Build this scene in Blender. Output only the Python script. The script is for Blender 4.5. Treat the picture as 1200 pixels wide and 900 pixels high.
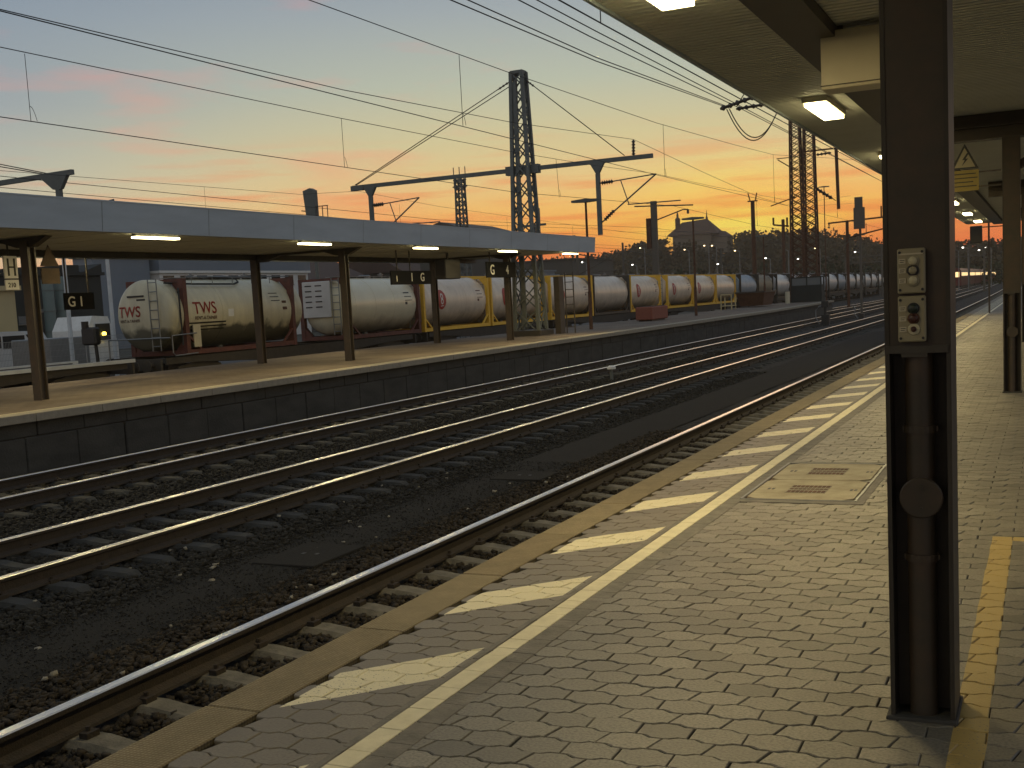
import bpy, math, random
import numpy as np
from mathutils import Vector, Matrix
random.seed(7); RNG = np.random.default_rng(11)
PI = math.pi
for o in list(bpy.data.objects): bpy.data.objects.remove(o)
S = bpy.context.scene; COL = S.collection

# ------------------------------------------------------------------ camera
F, YAW, PITCH, ROLL = 1367.2, .446899, -.108167, -.0540364
fw = Vector((-math.sin(YAW)*math.cos(PITCH), math.cos(YAW)*math.cos(PITCH), math.sin(PITCH)))
r0 = Vector((math.cos(YAW), math.sin(YAW), 0)); u0 = r0.cross(fw)
r2 = r0*math.cos(ROLL) + u0*math.sin(ROLL); u2 = -r0*math.sin(ROLL) + u0*math.cos(ROLL)
cd = bpy.data.cameras.new('camera'); cam = bpy.data.objects.new('camera', cd); COL.objects.link(cam)
M = Matrix((r2, u2, -fw)).transposed().to_4x4(); M.translation = (0, 0, 1.47); cam.matrix_world = M
cd.sensor_width = 36; cd.lens = F/1200*36; cd.shift_x = 22.26/1200; cd.shift_y = 52.46/1200
cd.clip_start = .05; cd.clip_end = 6000; S.camera = cam
S.render.resolution_x = 1024; S.render.resolution_y = 768
S.view_settings.view_transform = 'Standard'; S.view_settings.look = 'None'
S.view_settings.exposure = .14; S.view_settings.gamma = 1; S.view_settings.use_curve_mapping = False

def lin(r, g, b):
    f = lambda c: (c/255/12.92 if c/255 <= .04045 else ((c/255+.055)/1.055)**2.4)
    return (f(r), f(g), f(b), 1)

# ------------------------------------------------------------------ sky: afterglow of a sun that has just set behind the hill
SUN_AZ = math.radians(13.6)
W = bpy.data.worlds.new('World'); S.world = W; W.use_nodes = True
nt = W.node_tree; nt.nodes.clear(); N = nt.nodes.new; K = nt.links.new
def mth(op, a, b=None, c=None, clamp=False):
    n = N('ShaderNodeMath'); n.operation = op; n.use_clamp = clamp
    for i, v in enumerate((a, b, c)):
        if v is None: continue
        if hasattr(v, 'is_linked'): K(v, n.inputs[i])
        else: n.inputs[i].default_value = v
    return n.outputs[0]
tc = N('ShaderNodeTexCoord'); nrm = N('ShaderNodeVectorMath'); nrm.operation = 'NORMALIZE'; K(tc.outputs['Generated'], nrm.inputs[0])
sp = N('ShaderNodeSeparateXYZ'); K(nrm.outputs[0], sp.inputs[0])
elev = mth('DIVIDE', sp.outputs[2], .35, clamp=True)
def ramp(fac, stops):
    r = N('ShaderNodeValToRGB'); K(fac, r.inputs[0]); e = r.color_ramp.elements
    while len(e) > 1: e.remove(e[-1])
    e[0].position = stops[0][0]; e[0].color = stops[0][1]
    for p, c in stops[1:]:
        q = e.new(p); q.color = c
    return r.outputs[0]
g = lambda e: min(1, e/.35)
sunside = ramp(elev, [(0, lin(228,84,44)), (g(.022), lin(240,100,46)), (g(.038), lin(250,138,54)), (g(.055), lin(253,172,74)), (g(.075), lin(246,190,104)),
                      (g(.10), lin(230,198,134)), (g(.135), lin(208,196,150)), (g(.18), lin(180,185,166)), (g(.235), lin(156,165,168)), (.8, lin(134,146,158)), (1, lin(112,128,148))])
away = ramp(elev, [(0, lin(220,170,130)), (g(.05), lin(226,192,152)), (g(.085), lin(206,192,162)), (g(.12), lin(182,184,168)), (g(.17), lin(152,161,165)),
                   (g(.235), lin(136,149,161)), (.8, lin(124,138,154)), (1, lin(104,117,134))])
opposite = ramp(elev, [(0, lin(160,158,150)), (g(.08), lin(174,172,162)), (g(.2), lin(160,164,162)), (1, lin(132,142,150))])
hl = mth('MAXIMUM', mth('SQRT', mth('ADD', mth('MULTIPLY', sp.outputs[0], sp.outputs[0]), mth('MULTIPLY', sp.outputs[1], sp.outputs[1]))), .001)
dot = mth('DIVIDE', mth('ADD', mth('MULTIPLY', sp.outputs[0], -math.sin(SUN_AZ)), mth('MULTIPLY', sp.outputs[1], math.cos(SUN_AZ))), hl)
mr = N('ShaderNodeMapRange'); mr.interpolation_type = 'SMOOTHSTEP'; K(dot, mr.inputs[0]); mr.inputs[1].default_value = .80; mr.inputs[2].default_value = .995
def mix(f, a, b, t='MIX'):
    n = N('ShaderNodeMix'); n.data_type = 'RGBA'; n.blend_type = t
    for s, v in ((n.inputs[0], f), (n.inputs[6], a), (n.inputs[7], b)):
        if hasattr(v, 'is_linked'): K(v, s)
        else: s.default_value = v
    return n.outputs[2]
mo = N('ShaderNodeMapRange'); mo.interpolation_type = 'SMOOTHSTEP'; K(dot, mo.inputs[0]); mo.inputs[1].default_value = .62; mo.inputs[2].default_value = .1
base = mix(mr.outputs[0], mix(mo.outputs[0], away, opposite), sunside)
# yellow core right over the set sun
core = mth('POWER', mth('MAXIMUM', dot, 0), 330)
cr = ramp(mth('DIVIDE', sp.outputs[2], .12, clamp=True), [(0, (0,0,0,1)), (.22, (.25,.25,.25,1)), (.42, (1,1,1,1)), (.62, (.6,.6,.6,1)), (1, (0,0,0,1))])
base = mix(mth('MULTIPLY', mth('MULTIPLY', core, cr), .95), base, lin(255,230,96))
# thin cloud streaks
mp = N('ShaderNodeMapping'); K(nrm.outputs[0], mp.inputs[0]); mp.inputs['Scale'].default_value = (3, 3, 17); mp.inputs['Location'].default_value = (.9, 1.75, .2); mp.inputs['Rotation'].default_value = (.05, .04, 0)
nz = N('ShaderNodeTexNoise'); K(mp.outputs[0], nz.inputs[0]); nz.inputs['Scale'].default_value = 1.25; nz.inputs['Detail'].default_value = 6; nz.inputs['Roughness'].default_value = .55
cl = ramp(nz.outputs[0], [(.52, (0,0,0,1)), (.70, (1,1,1,1))])
pink = ramp(elev, [(0, lin(236,98,70)), (.18, lin(250,150,84)), (.4, lin(240,150,124)), (.7, lin(214,142,140)), (1, lin(120,120,145))])
sky = mix(mth('MULTIPLY', cl, .5), base, pink)
mp2 = N('ShaderNodeMapping'); K(nrm.outputs[0], mp2.inputs[0]); mp2.inputs['Scale'].default_value = (5, 5, 75); mp2.inputs['Rotation'].default_value = (.02, -.03, 0)
nz2 = N('ShaderNodeTexNoise'); K(mp2.outputs[0], nz2.inputs[0]); nz2.inputs['Scale'].default_value = 1.6; nz2.inputs['Detail'].default_value = 4
low = ramp(elev, [(0, (1,1,1,1)), (.28, (.6,.6,.6,1)), (.42, (0,0,0,1))])
st = ramp(nz2.outputs[0], [(.48, (0,0,0,1)), (.66, (1,1,1,1))])
sky = mix(mth('MULTIPLY', mth('MULTIPLY', st, low), .62), sky, lin(238,112,58))
back = N('ShaderNodeMapRange'); K(dot, back.inputs[0]); back.inputs[1].default_value = -.3; back.inputs[2].default_value = .6; back.inputs[3].default_value = 1.12; back.inputs[4].default_value = 1
hs = N('ShaderNodeVectorMath'); hs.operation = 'SCALE'; K(sky, hs.inputs[0]); K(back.outputs[0], hs.inputs[3])
bg = N('ShaderNodeBackground'); K(hs.outputs[0], bg.inputs[0]); bg.inputs[1].default_value = 1
wo = N('ShaderNodeOutputWorld'); K(bg.outputs[0], wo.inputs[0])

sl = bpy.data.lights.new('sun', 'SUN'); sl.energy = .12; sl.angle = math.radians(10); sl.color = (1, .55, .25)
so = bpy.data.objects.new('sun', sl); COL.objects.link(so)
el = math.radians(3.2); sd = Vector((-math.sin(SUN_AZ)*math.cos(el), math.cos(SUN_AZ)*math.cos(el), math.sin(el)))
so.rotation_euler = sd.to_track_quat('Z', 'Y').to_euler()
LAMP = (1, .79, .37); LAMP_W = 54

# ------------------------------------------------------------------ materials
def mat(name, col, rough=.7, metal=0, var=None, bump=None, emit=None, spec=.5, obj=False):
    """var=(scale, amount, colour2, detail) noise colour; bump=(scale, strength)"""
    m = bpy.data.materials.new(name); m.use_nodes = True; t = m.node_tree; b = t.nodes['Principled BSDF']
    c = lin(*col) if max(col) > 1 else (*col, 1)
    b.inputs['Base Color'].default_value = c; b.inputs['Roughness'].default_value = rough; b.inputs['Metallic'].default_value = metal
    b.inputs['Specular IOR Level'].default_value = spec
    if obj: p = t.nodes.new('ShaderNodeTexCoord').outputs['Object']
    else: p = t.nodes.new('ShaderNodeNewGeometry').outputs['Position']
    if var:
        sc, am, c2 = var[:3]; n = t.nodes.new('ShaderNodeTexNoise'); n.inputs['Detail'].default_value = 6; n.inputs['Roughness'].default_value = .62
        if isinstance(sc, tuple):
            q = t.nodes.new('ShaderNodeMapping'); q.inputs['Scale'].default_value = sc; t.links.new(p, q.inputs[0]); t.links.new(q.outputs[0], n.inputs[0]); n.inputs['Scale'].default_value = 1
        else: t.links.new(p, n.inputs[0]); n.inputs['Scale'].default_value = sc
        r = t.nodes.new('ShaderNodeMapRange'); r.inputs[1].default_value = .35; r.inputs[2].default_value = .68; r.inputs[4].default_value = am; t.links.new(n.outputs[0], r.inputs[0])
        x = t.nodes.new('ShaderNodeMix'); x.data_type = 'RGBA'; t.links.new(r.outputs[0], x.inputs[0]); x.inputs[6].default_value = c; x.inputs[7].default_value = lin(*c2) if max(c2) > 1 else (*c2, 1)
        t.links.new(x.outputs[2], b.inputs['Base Color'])
        m['_mix'] = x.name
    if bump:
        n = t.nodes.new('ShaderNodeTexNoise'); t.links.new(p, n.inputs[0]); n.inputs['Scale'].default_value = bump[0]; n.inputs['Detail'].default_value = 5
        u = t.nodes.new('ShaderNodeBump'); u.inputs['Strength'].default_value = bump[1]; u.inputs['Distance'].default_value = bump[2] if len(bump) > 2 else .02
        t.links.new(n.outputs[0], u.inputs['Height']); t.links.new(u.outputs[0], b.inputs['Normal'])
    if emit:
        b.inputs['Emission Color'].default_value = (*emit[0], 1); b.inputs['Emission Strength'].default_value = emit[1]
    return m
MT = {}
def defm(k, *a, **kw): MT[k] = mat(k, *a, **kw)
defm('steel_dark', (.026,.022,.016), .5, 0, (6, .6, (.05,.042,.03)))
defm('steel_brown', (.060,.047,.034), .5, 0, (5, .6, (.04,.032,.024)))
defm('column_brown', (.036,.030,.021), .45, 0, (9, .55, (.075,.045,.026)), (25,.12,.004))
defm('galv', (.25,.26,.26), .45, .7, (4, .5, (.17,.17,.17)))
defm('mast', (.13,.145,.14), .6, .1, (5,.5,(.085,.095,.09)))
defm('mast_far', (.12,.105,.085), .7, .1)
defm('wire', (.03,.028,.026), .6, .4)
defm('insul', (.06,.045,.035), .35)
defm('rail_head', (1.0,.99,.97), .30, 1)
defm('rail_rust', (.045,.031,.02), .8, .0, (12,.8,(.022,.017,.012)), (70,.4))
defm('rail_mid', (.06,.042,.03), .8, .1, (12,.8,(.03,.024,.018)), (70,.4))
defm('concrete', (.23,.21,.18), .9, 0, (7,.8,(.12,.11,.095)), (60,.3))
defm('sleeper_dark', (.048,.046,.040), .9, 0, (6,.9,(.022,.021,.019)), (60,.4))
defm('sleeper', (.20,.175,.13), .9, 0, (6,.9,(.08,.07,.05)), (60,.4))
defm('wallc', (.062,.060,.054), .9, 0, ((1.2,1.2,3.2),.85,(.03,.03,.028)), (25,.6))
defm('coping', (.30,.27,.21), .85, 0, (9,.6,(.2,.18,.14)), (50,.3))
defm('stone', (.040,.037,.031), .9, 0, (16,1,(.012,.011,.010)), (90,.5,.01), spec=.25)
defm('stone_warm', (.058,.045,.031), .9, 0, (18,1,(.015,.012,.009)), (90,.5,.01), spec=.25)
defm('grit', (.030,.028,.025), .95, 0, (40,.9,(.02,.019,.017)), (120,1,.015), spec=.2)
defm('ballast_bed', (.03,.026,.022), .95, 0, (9,1,(.02,.018,.016)), (34,1,.06))
defm('ground', (.06,.056,.04), .95, 0, (.06,1,(.035,.037,.026)), (6,.6,.1))
defm('asphalt', (.075,.075,.075), .85, 0, (.5,.6,(.05,.05,.05)), (80,.4))
defm('fascia', (.44,.51,.56), .5, .0, ((.6,.6,3.5),.6,(.33,.38,.42)), None)
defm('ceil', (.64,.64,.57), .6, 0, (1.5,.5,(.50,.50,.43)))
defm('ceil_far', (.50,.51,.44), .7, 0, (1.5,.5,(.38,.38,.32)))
defm('cream', (.55,.50,.36), .5, 0, (5,.35,(.44,.38,.26)))
defm('panel_olive', (.30,.27,.17), .45, 0, (30,.3,(.24,.21,.13)))
defm('black', (.02,.02,.02), .5)
defm('rubber', (.03,.03,.03), .8)
defm('white', (.75,.75,.72), .6, 0, (6,.5,(.55,.54,.5)))
defm('line_paint', (.78,.70,.48), .7, 0, (9,.6,(.56,.49,.32)), (120,.2,.004))
defm('white_clean', (.8,.8,.78), .5)
defm('letter', (.7,.69,.62), .6)
defm('red', (.42,.045,.03), .5)
defm('red_brown', (.14,.042,.03), .6, 0, (4,.8,(.06,.025,.02)))
defm('yellow', (.88,.52,.05), .5, 0, (5,.5,(.7,.4,.04)))
defm('sign_yellow', (.26,.20,.045), .6, 0, (12,.3,(.20,.15,.04)))
defm('rust', (.13,.06,.03), .8, 0, (9,.9,(.06,.03,.018)))
defm('rust_dark', (.06,.035,.018), .8, 0, (9,.8,(.035,.022,.012)))
defm('band_steel', (.06,.055,.045), .4, .3, (14,.5,(.04,.036,.028)))
defm('navy', (.01,.011,.014), .9, spec=.1)
defm('planter', (.24,.075,.045), .75, 0, (5,.5,(.2,.06,.04)))
defm('beige', (.50,.41,.22), .85, 0, (.5,.5,(.4,.33,.18)))
defm('dark_wall', (.028,.032,.03), .85, 0, (.6,.8,(.018,.02,.02)))
defm('silo', (.13,.17,.16), .6, 0, (.8,.5,(.09,.12,.115)))
defm('blue_roof', (.17,.21,.26), .5, .1, (.3,.5,(.13,.17,.21)))
defm('house', (.09,.085,.075), .9)
defm('window', (.02,.024,.028), .15)
defm('pane', (.12,.14,.15), .2)
defm('bark', (.035,.028,.02), .95)
defm('leaf', (.045,.05,.022), .9, 0, (.35,1,(.02,.025,.012)))
defm('leaf_hill', (.06,.042,.018), .95, 0, (.08,1,(.022,.021,.010)))
defm('castle', (.16,.13,.10), .9)
defm('castle_roof', (.085,.055,.045), .9)
defm('trainred', (.13,.02,.018), .4)
defm('lampglow', (.9,.8,.6), .5, emit=((1,.72,.35), 5))
defm('lampwhite', (.9,.9,.9), .5, emit=((1,.93,.8), 7))
defm('lamp_amber', (.9,.6,.1), .4, emit=((1,.7,.08), 6))
defm('litwin', (.5,.4,.25), .5, emit=((1,.66,.28), 1.6))
defm('diffuser', (.9,.85,.7), .5, emit=((1,.84,.42), 11))
defm('red_glass', (.055,.018,.012), .4)
defm('green_glass', (.016,.026,.02), .4)
defm('white_knob', (.5,.46,.3), .35)
defm('tank_cream', (.62,.57,.40), .36, .0, ((2.6,2.6,.4),.6,(.42,.38,.27)), (3,.12,.02))
defm('tank_silver', (.84,.71,.55), .38, .12, ((2.2,2.2,.4),.6,(.58,.48,.36)), (2.2,.2,.03))
defm('tank_gold', (.84,.76,.54), .27, .12, (1.3,.5,(.7,.62,.44)), (2.2,.15,.03))
defm('tank_plain', (.80,.69,.55), .36, .2, ((2.2,2.2,.4),.6,(.55,.46,.35)), (2.2,.25,.03))
defm('tank_blue', (.36,.41,.45), .5, .35, (1.2,.6,(.25,.29,.33)))
defm('tank_tan', (.26,.22,.15), .6, .2, (1.2,.7,(.18,.15,.1)))
defm('tank_white', (.62,.62,.60), .4, .15, (1.2,.6,(.46,.45,.43)))
defm('wagon', (.055,.046,.036), .8, 0, (4,.9,(.04,.034,.028)), (30,.4))
defm('wagon_edge', (.62,.66,.68), .5, 0, (3,.6,(.45,.47,.48)))
defm('mesh_fence', (.34,.35,.34), .5, .5)
defm('slab_yel', (.44,.385,.27), .85, 0, (5,.9,(.28,.24,.16)))

# dirt along the bottom of the creamy tank: staining with a shape of its own
def stain(m, zlev, soft, c2, sc=1.5):
    t = m.node_tree; b = t.nodes['Principled BSDF']; l = b.inputs['Base Color'].links[0].from_socket
    p = t.nodes.new('ShaderNodeNewGeometry'); s = t.nodes.new('ShaderNodeSeparateXYZ'); t.links.new(p.outputs['Position'], s.inputs[0])
    n = t.nodes.new('ShaderNodeTexNoise'); t.links.new(p.outputs['Position'], n.inputs[0]); n.inputs['Scale'].default_value = sc; n.inputs['Detail'].default_value = 5
    a = t.nodes.new('ShaderNodeMath'); a.operation = 'MULTIPLY_ADD'; t.links.new(n.outputs[0], a.inputs[0]); a.inputs[1].default_value = -1.0; t.links.new(s.outputs[2], a.inputs[2])
    r = t.nodes.new('ShaderNodeMapRange'); t.links.new(a.outputs[0], r.inputs[0]); r.inputs[1].default_value = zlev+soft; r.inputs[2].default_value = zlev-soft
    x = t.nodes.new('ShaderNodeMix'); x.data_type = 'RGBA'; t.links.new(r.outputs[0], x.inputs[0]); t.links.new(l, x.inputs[6]); x.inputs[7].default_value = (*c2, 1)
    t.links.new(x.outputs[2], b.inputs['Base Color'])
stain(MT['tank_cream'], .62, .10, (.12,.115,.085))
for k in ('tank_silver', 'tank_gold', 'tank_plain'): stain(MT[k], .25, .45, (.19,.165,.14), 1.2)

# paving stones with per-stone tone and the paint that lies on them
def paving_mat(name, near=True):
    m = bpy.data.materials.new(name); m.use_nodes = True; t = m.node_tree; b = t.nodes['Principled BSDF']; n_ = t.nodes.new; L = t.links.new
    def M2(op, a, b2=None, c=None):
        n = n_('ShaderNodeMath'); n.operation = op
        for i, v in enumerate((a, b2, c)):
            if v is None: continue
            if hasattr(v, 'is_linked'): L(v, n.inputs[i])
            else: n.inputs[i].default_value = v
        return n.outputs[0]
    def MX(f, a, c):
        n = n_('ShaderNodeMix'); n.data_type = 'RGBA'
        for s, v in ((n.inputs[0], f), (n.inputs[6], a), (n.inputs[7], c)):
            if hasattr(v, 'is_linked'): L(v, s)
            else: s.default_value = v
        return n.outputs[2]
    at = n_('ShaderNodeAttribute'); at.attribute_name = 'tone'
    ge = n_('ShaderNodeNewGeometry'); s = n_('ShaderNodeSeparateXYZ'); L(ge.outputs['Position'], s.inputs[0]); X, Y = s.outputs[0], s.outputs[1]
    no = n_('ShaderNodeTexNoise'); L(ge.outputs['Position'], no.inputs[0]); no.inputs['Scale'].default_value = 2.2; no.inputs['Detail'].default_value = 7
    nf = n_('ShaderNodeTexNoise'); L(ge.outputs['Position'], nf.inputs[0]); nf.inputs['Scale'].default_value = 95; nf.inputs['Detail'].default_value = 3
    f = M2('ADD', M2('MULTIPLY', at.outputs['Fac'], .55), M2('MULTIPLY', no.outputs[0], .45))
    c = MX(f, (.07,.063,.048,1), (.42,.375,.285,1))
    nb = n_('ShaderNodeTexNoise'); L(ge.outputs['Position'], nb.inputs[0]); nb.inputs['Scale'].default_value = .55; nb.inputs['Detail'].default_value = 8; nb.inputs['Roughness'].default_value = .65
    rb = n_('ShaderNodeMapRange'); L(nb.outputs[0], rb.inputs[0]); rb.inputs[1].default_value = .46; rb.inputs[2].default_value = .66; rb.inputs[4].default_value = .55
    c = MX(rb.outputs[0], c, (.12,.105,.078,1))
    vs_ = n_('ShaderNodeTexVoronoi'); L(ge.outputs['Position'], vs_.inputs[0]); vs_.inputs['Scale'].default_value = 1.7
    gum = M2('LESS_THAN', vs_.outputs['Distance'], .035)
    c = MX(M2('MULTIPLY', gum, .6), c, (.07,.065,.055,1))
    c = MX(M2('MULTIPLY', M2('POWER', nf.outputs[0], 2.0), 1.5), c, (.07,.06,.045,1))
    if near:
        inx = M2('MULTIPLY', M2('GREATER_THAN', X, -2.61), M2('LESS_THAN', X, -2.185))
        ph = M2('FRACT', M2('DIVIDE', M2('SUBTRACT', M2('SUBTRACT', Y, 3.47-1.325*20), M2('MULTIPLY', M2('ADD', X, 2.6), 1.12)), 1.325))
        hm = M2('MULTIPLY', inx, M2('LESS_THAN', ph, .32))
        wear = M2('GREATER_THAN', M2('ADD', nf.outputs[0], M2('MULTIPLY', no.outputs[0], .35)), .49)
        # darker, browner strip between the edge slab and the line
        c = MX(M2('MULTIPLY', M2('LESS_THAN', X, -2.0), .55), c, (.17,.135,.085,1))
        c = MX(M2('MULTIPLY', M2('MULTIPLY', hm, wear), .93), c, (.78,.69,.44,1))
        jag = M2('MULTIPLY', M2('SUBTRACT', no.outputs[0], .5), .02)
        Xj = M2('ADD', X, jag)
        y1 = M2('MULTIPLY', M2('MULTIPLY', M2('GREATER_THAN', Xj, -.285), M2('LESS_THAN', Xj, -.18)), M2('LESS_THAN', Y, 7.06))
        y2 = M2('MULTIPLY', M2('MULTIPLY', M2('GREATER_THAN', Xj, -.285), M2('LESS_THAN', X, 1.6)), M2('MULTIPLY', M2('LESS_THAN', Y, 7.06), M2('GREATER_THAN', Y, 6.95)))
        ym = M2('MAXIMUM', y1, y2)
        c = MX(M2('MULTIPLY', M2('MULTIPLY', ym, wear), .85), c, (.50,.34,.09,1))
    L(c, b.inputs['Base Color']); b.inputs['Roughness'].default_value = .52; b.inputs['Specular IOR Level'].default_value = .6
    bp = n_('ShaderNodeBump'); bp.inputs['Strength'].default_value = .35; bp.inputs['Distance'].default_value = .004; L(nf.outputs[0], bp.inputs['Height']); L(bp.outputs[0], b.inputs['Normal'])
    return m
MT['paving'] = paving_mat('paving')
def brick_mat(name, c1, c2, mo, sx, rough=.85):
    m = bpy.data.materials.new(name); m.use_nodes = True; t = m.node_tree; b = t.nodes['Principled BSDF']
    ge = t.nodes.new('ShaderNodeNewGeometry'); k = t.nodes.new('ShaderNodeTexBrick'); t.links.new(ge.outputs['Position'], k.inputs[0])
    k.inputs['Color1'].default_value = (*c1, 1); k.inputs['Color2'].default_value = (*c2, 1); k.inputs['Mortar'].default_value = (*mo, 1)
    k.inputs['Scale'].default_value = sx; k.inputs['Mortar Size'].default_value = .012; k.inputs['Brick Width'].default_value = .5; k.inputs['Row Height'].default_value = .28
    n = t.nodes.new('ShaderNodeTexNoise'); t.links.new(ge.outputs['Position'], n.inputs[0]); n.inputs['Scale'].default_value = .7; n.inputs['Detail'].default_value = 6
    x = t.nodes.new('ShaderNodeMix'); x.data_type = 'RGBA'; x.blend_type = 'MULTIPLY'; t.links.new(k.outputs[0], x.inputs[6]); x.inputs[7].default_value = (.55,.5,.45,1)
    r = t.nodes.new('ShaderNodeMapRange'); r.inputs[1].default_value = .35; r.inputs[2].default_value = .7; t.links.new(n.outputs[0], r.inputs[0]); t.links.new(r.outputs[0], x.inputs[0])
    t.links.new(x.outputs[2], b.inputs['Base Color']); b.inputs['Roughness'].default_value = rough
    return m
MT['pav_far'] = brick_mat('paving_red', (.19,.15,.11), (.155,.12,.09), (.07,.06,.045), 1.7)
MT['pav_plain'] = brick_mat('paving_grey', (.27,.24,.19), (.22,.2,.16), (.12,.1,.08), 1.7)

# tactile edge slab: fine raised dots
def tactile():
    m = mat('edge_slab', (.33,.275,.165), .85, 0, (6,.7,(.22,.18,.10))); t = m.node_tree; b = t.nodes['Principled BSDF']
    ge = t.nodes.new('ShaderNodeNewGeometry'); v = t.nodes.new('ShaderNodeTexVoronoi'); v.inputs['Scale'].default_value = 62; v.inputs['Randomness'].default_value = .12
    t.links.new(ge.outputs['Position'], v.inputs[0]); u = t.nodes.new('ShaderNodeBump'); u.invert = True; u.inputs['Strength'].default_value = .8; u.inputs['Distance'].default_value = .006
    t.links.new(v.outputs[0], u.inputs['Height']); t.links.new(u.outputs[0], b.inputs['Normal'])
    l = b.inputs['Base Color'].links[0].from_socket; x = t.nodes.new('ShaderNodeMix'); x.data_type = 'RGBA'; x.blend_type = 'MULTIPLY'
    r = t.nodes.new('ShaderNodeMapRange'); t.links.new(v.outputs[0], r.inputs[0]); r.inputs[1].default_value = .2; r.inputs[2].default_value = .6
    t.links.new(r.outputs[0], x.inputs[0]); t.links.new(l, x.inputs[6]); x.inputs[7].default_value = (.55,.5,.45,1); t.links.new(x.outputs[2], b.inputs['Base Color'])
    return m
MT['tactile'] = tactile()

# ------------------------------------------------------------------ mesh helpers
class MB:
    def __init__(s): s.v = []; s.f = []; s.m = []
    def add(s, vs, fs, mi=0):
        o = len(s.v); s.v += [tuple(v) for v in vs]; s.f += [tuple(i+o for i in f) for f in fs]; s.m += [mi]*len(fs); return s
    def box(s, x0, x1, y0, y1, z0, z1, mi=0):
        v = [(x0,y0,z0),(x1,y0,z0),(x1,y1,z0),(x0,y1,z0),(x0,y0,z1),(x1,y0,z1),(x1,y1,z1),(x0,y1,z1)]
        return s.add(v, [(0,3,2,1),(4,5,6,7),(0,1,5,4),(1,2,6,5),(2,3,7,6),(3,0,4,7)], mi)
    def bbox(s, x0, x1, y0, y1, z0, z1, c=.01, mi=0):
        """box with chamfered edges"""
        a = [(x0,x1,y0,y1)]; v = []; f = []
        def ring(x0,x1,y0,y1,z,c):
            return [(x0+c,y0,z),(x1-c,y0,z),(x1,y0+c,z),(x1,y1-c,z),(x1-c,y1,z),(x0+c,y1,z),(x0,y1-c,z),(x0,y0+c,z)]
        rs = [ring(x0+c,x1-c,y0+c,y1-c,z0,c*.5), ring(x0,x1,y0,y1,z0+c,c), ring(x0,x1,y0,y1,z1-c,c), ring(x0+c,x1-c,y0+c,y1-c,z1,c*.5)]
        for r in rs: v += r
        f.append(tuple(range(7,-1,-1))); f.append(tuple(range(24,32)))
        for k in range(3):
            for i in range(8): f.append((k*8+i, k*8+(i+1)%8, k*8+8+(i+1)%8, k*8+8+i))
        return s.add(v, f, mi)
    def beam(s, p0, p1, w, h, mi=0, up=(0,0,1)):
        p0 = Vector(p0); p1 = Vector(p1); d = (p1-p0).normalized(); U = Vector(up)
        if abs(d.dot(U)) > .98: U = Vector((0,1,0))
        a = d.cross(U).normalized()*w/2; b = a.cross(d).normalized()*h/2
        v = [p0-a-b,p0+a-b,p0+a+b,p0-a+b,p1-a-b,p1+a-b,p1+a+b,p1-a+b]
        return s.add(v, [(0,1,2,3),(7,6,5,4),(0,4,5,1),(1,5,6,2),(2,6,7,3),(3,7,4,0)], mi)
    def tube(s, p0, p1, r, rb=None, n=8, mi=0, cap=True):
        rb = r if rb is None else rb; p0 = Vector(p0); p1 = Vector(p1); d = (p1-p0).normalized()
        U = Vector((0,0,1)) if abs(d.z) < .9 else Vector((1,0,0)); a = d.cross(U).normalized(); b = a.cross(d)
        v = []
        for p, q in ((p0, r), (p1, rb)):
            v += [p+(a*math.cos(2*PI*i/n)+b*math.sin(2*PI*i/n))*q for i in range(n)]
        f = [(i,(i+1)%n,n+(i+1)%n,n+i) for i in range(n)]
        if cap: f += [tuple(range(n-1,-1,-1)), tuple(range(n,2*n))]
        return s.add(v, f, mi)
    def path(s, pts, r, n=5, mi=0):
        pts = [Vector(p) for p in pts]; v = []; 
        for k, p in enumerate(pts):
            d = (pts[min(k+1,len(pts)-1)]-pts[max(k-1,0)]).normalized(); U = Vector((0,0,1)) if abs(d.z) < .9 else Vector((1,0,0))
            a = d.cross(U).normalized(); b = a.cross(d)
            v += [p+(a*math.cos(2*PI*i/n)+b*math.sin(2*PI*i/n))*r for i in range(n)]
        f = [(k*n+i,k*n+(i+1)%n,(k+1)*n+(i+1)%n,(k+1)*n+i) for k in range(len(pts)-1) for i in range(n)]
        f += [tuple(range(n-1,-1,-1)), tuple(range((len(pts)-1)*n, len(pts)*n))]
        return s.add(v, f, mi)
    def lathe(s, c, axis, prof, n=24, mi=0):
        """prof: list of (t along axis, radius)"""
        c = Vector(c); d = Vector(axis).normalized(); U = Vector((0,0,1)) if abs(d.z) < .9 else Vector((1,0,0)); a = d.cross(U).normalized(); b = a.cross(d)
        v = []
        for t, r in prof: v += [c+d*t+(a*math.cos(2*PI*i/n)+b*math.sin(2*PI*i/n))*r for i in range(n)]
        f = [(k*n+i,k*n+(i+1)%n,(k+1)*n+(i+1)%n,(k+1)*n+i) for k in range(len(prof)-1) for i in range(n)]
        f += [tuple(range(n-1,-1,-1)), tuple(range((len(prof)-1)*n, len(prof)*n))]
        return s.add(v, f, mi)
    def prism(s, pts, d, mi=0):
        """closed polygon pts extruded by vector d"""
        n = len(pts); d = Vector(d); v = [Vector(p) for p in pts]; v += [p+d for p in v]
        f = [tuple(range(n-1,-1,-1)), tuple(range(n,2*n))] + [(i,(i+1)%n,n+(i+1)%n,n+i) for i in range(n)]
        return s.add(v, f, mi)
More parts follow.
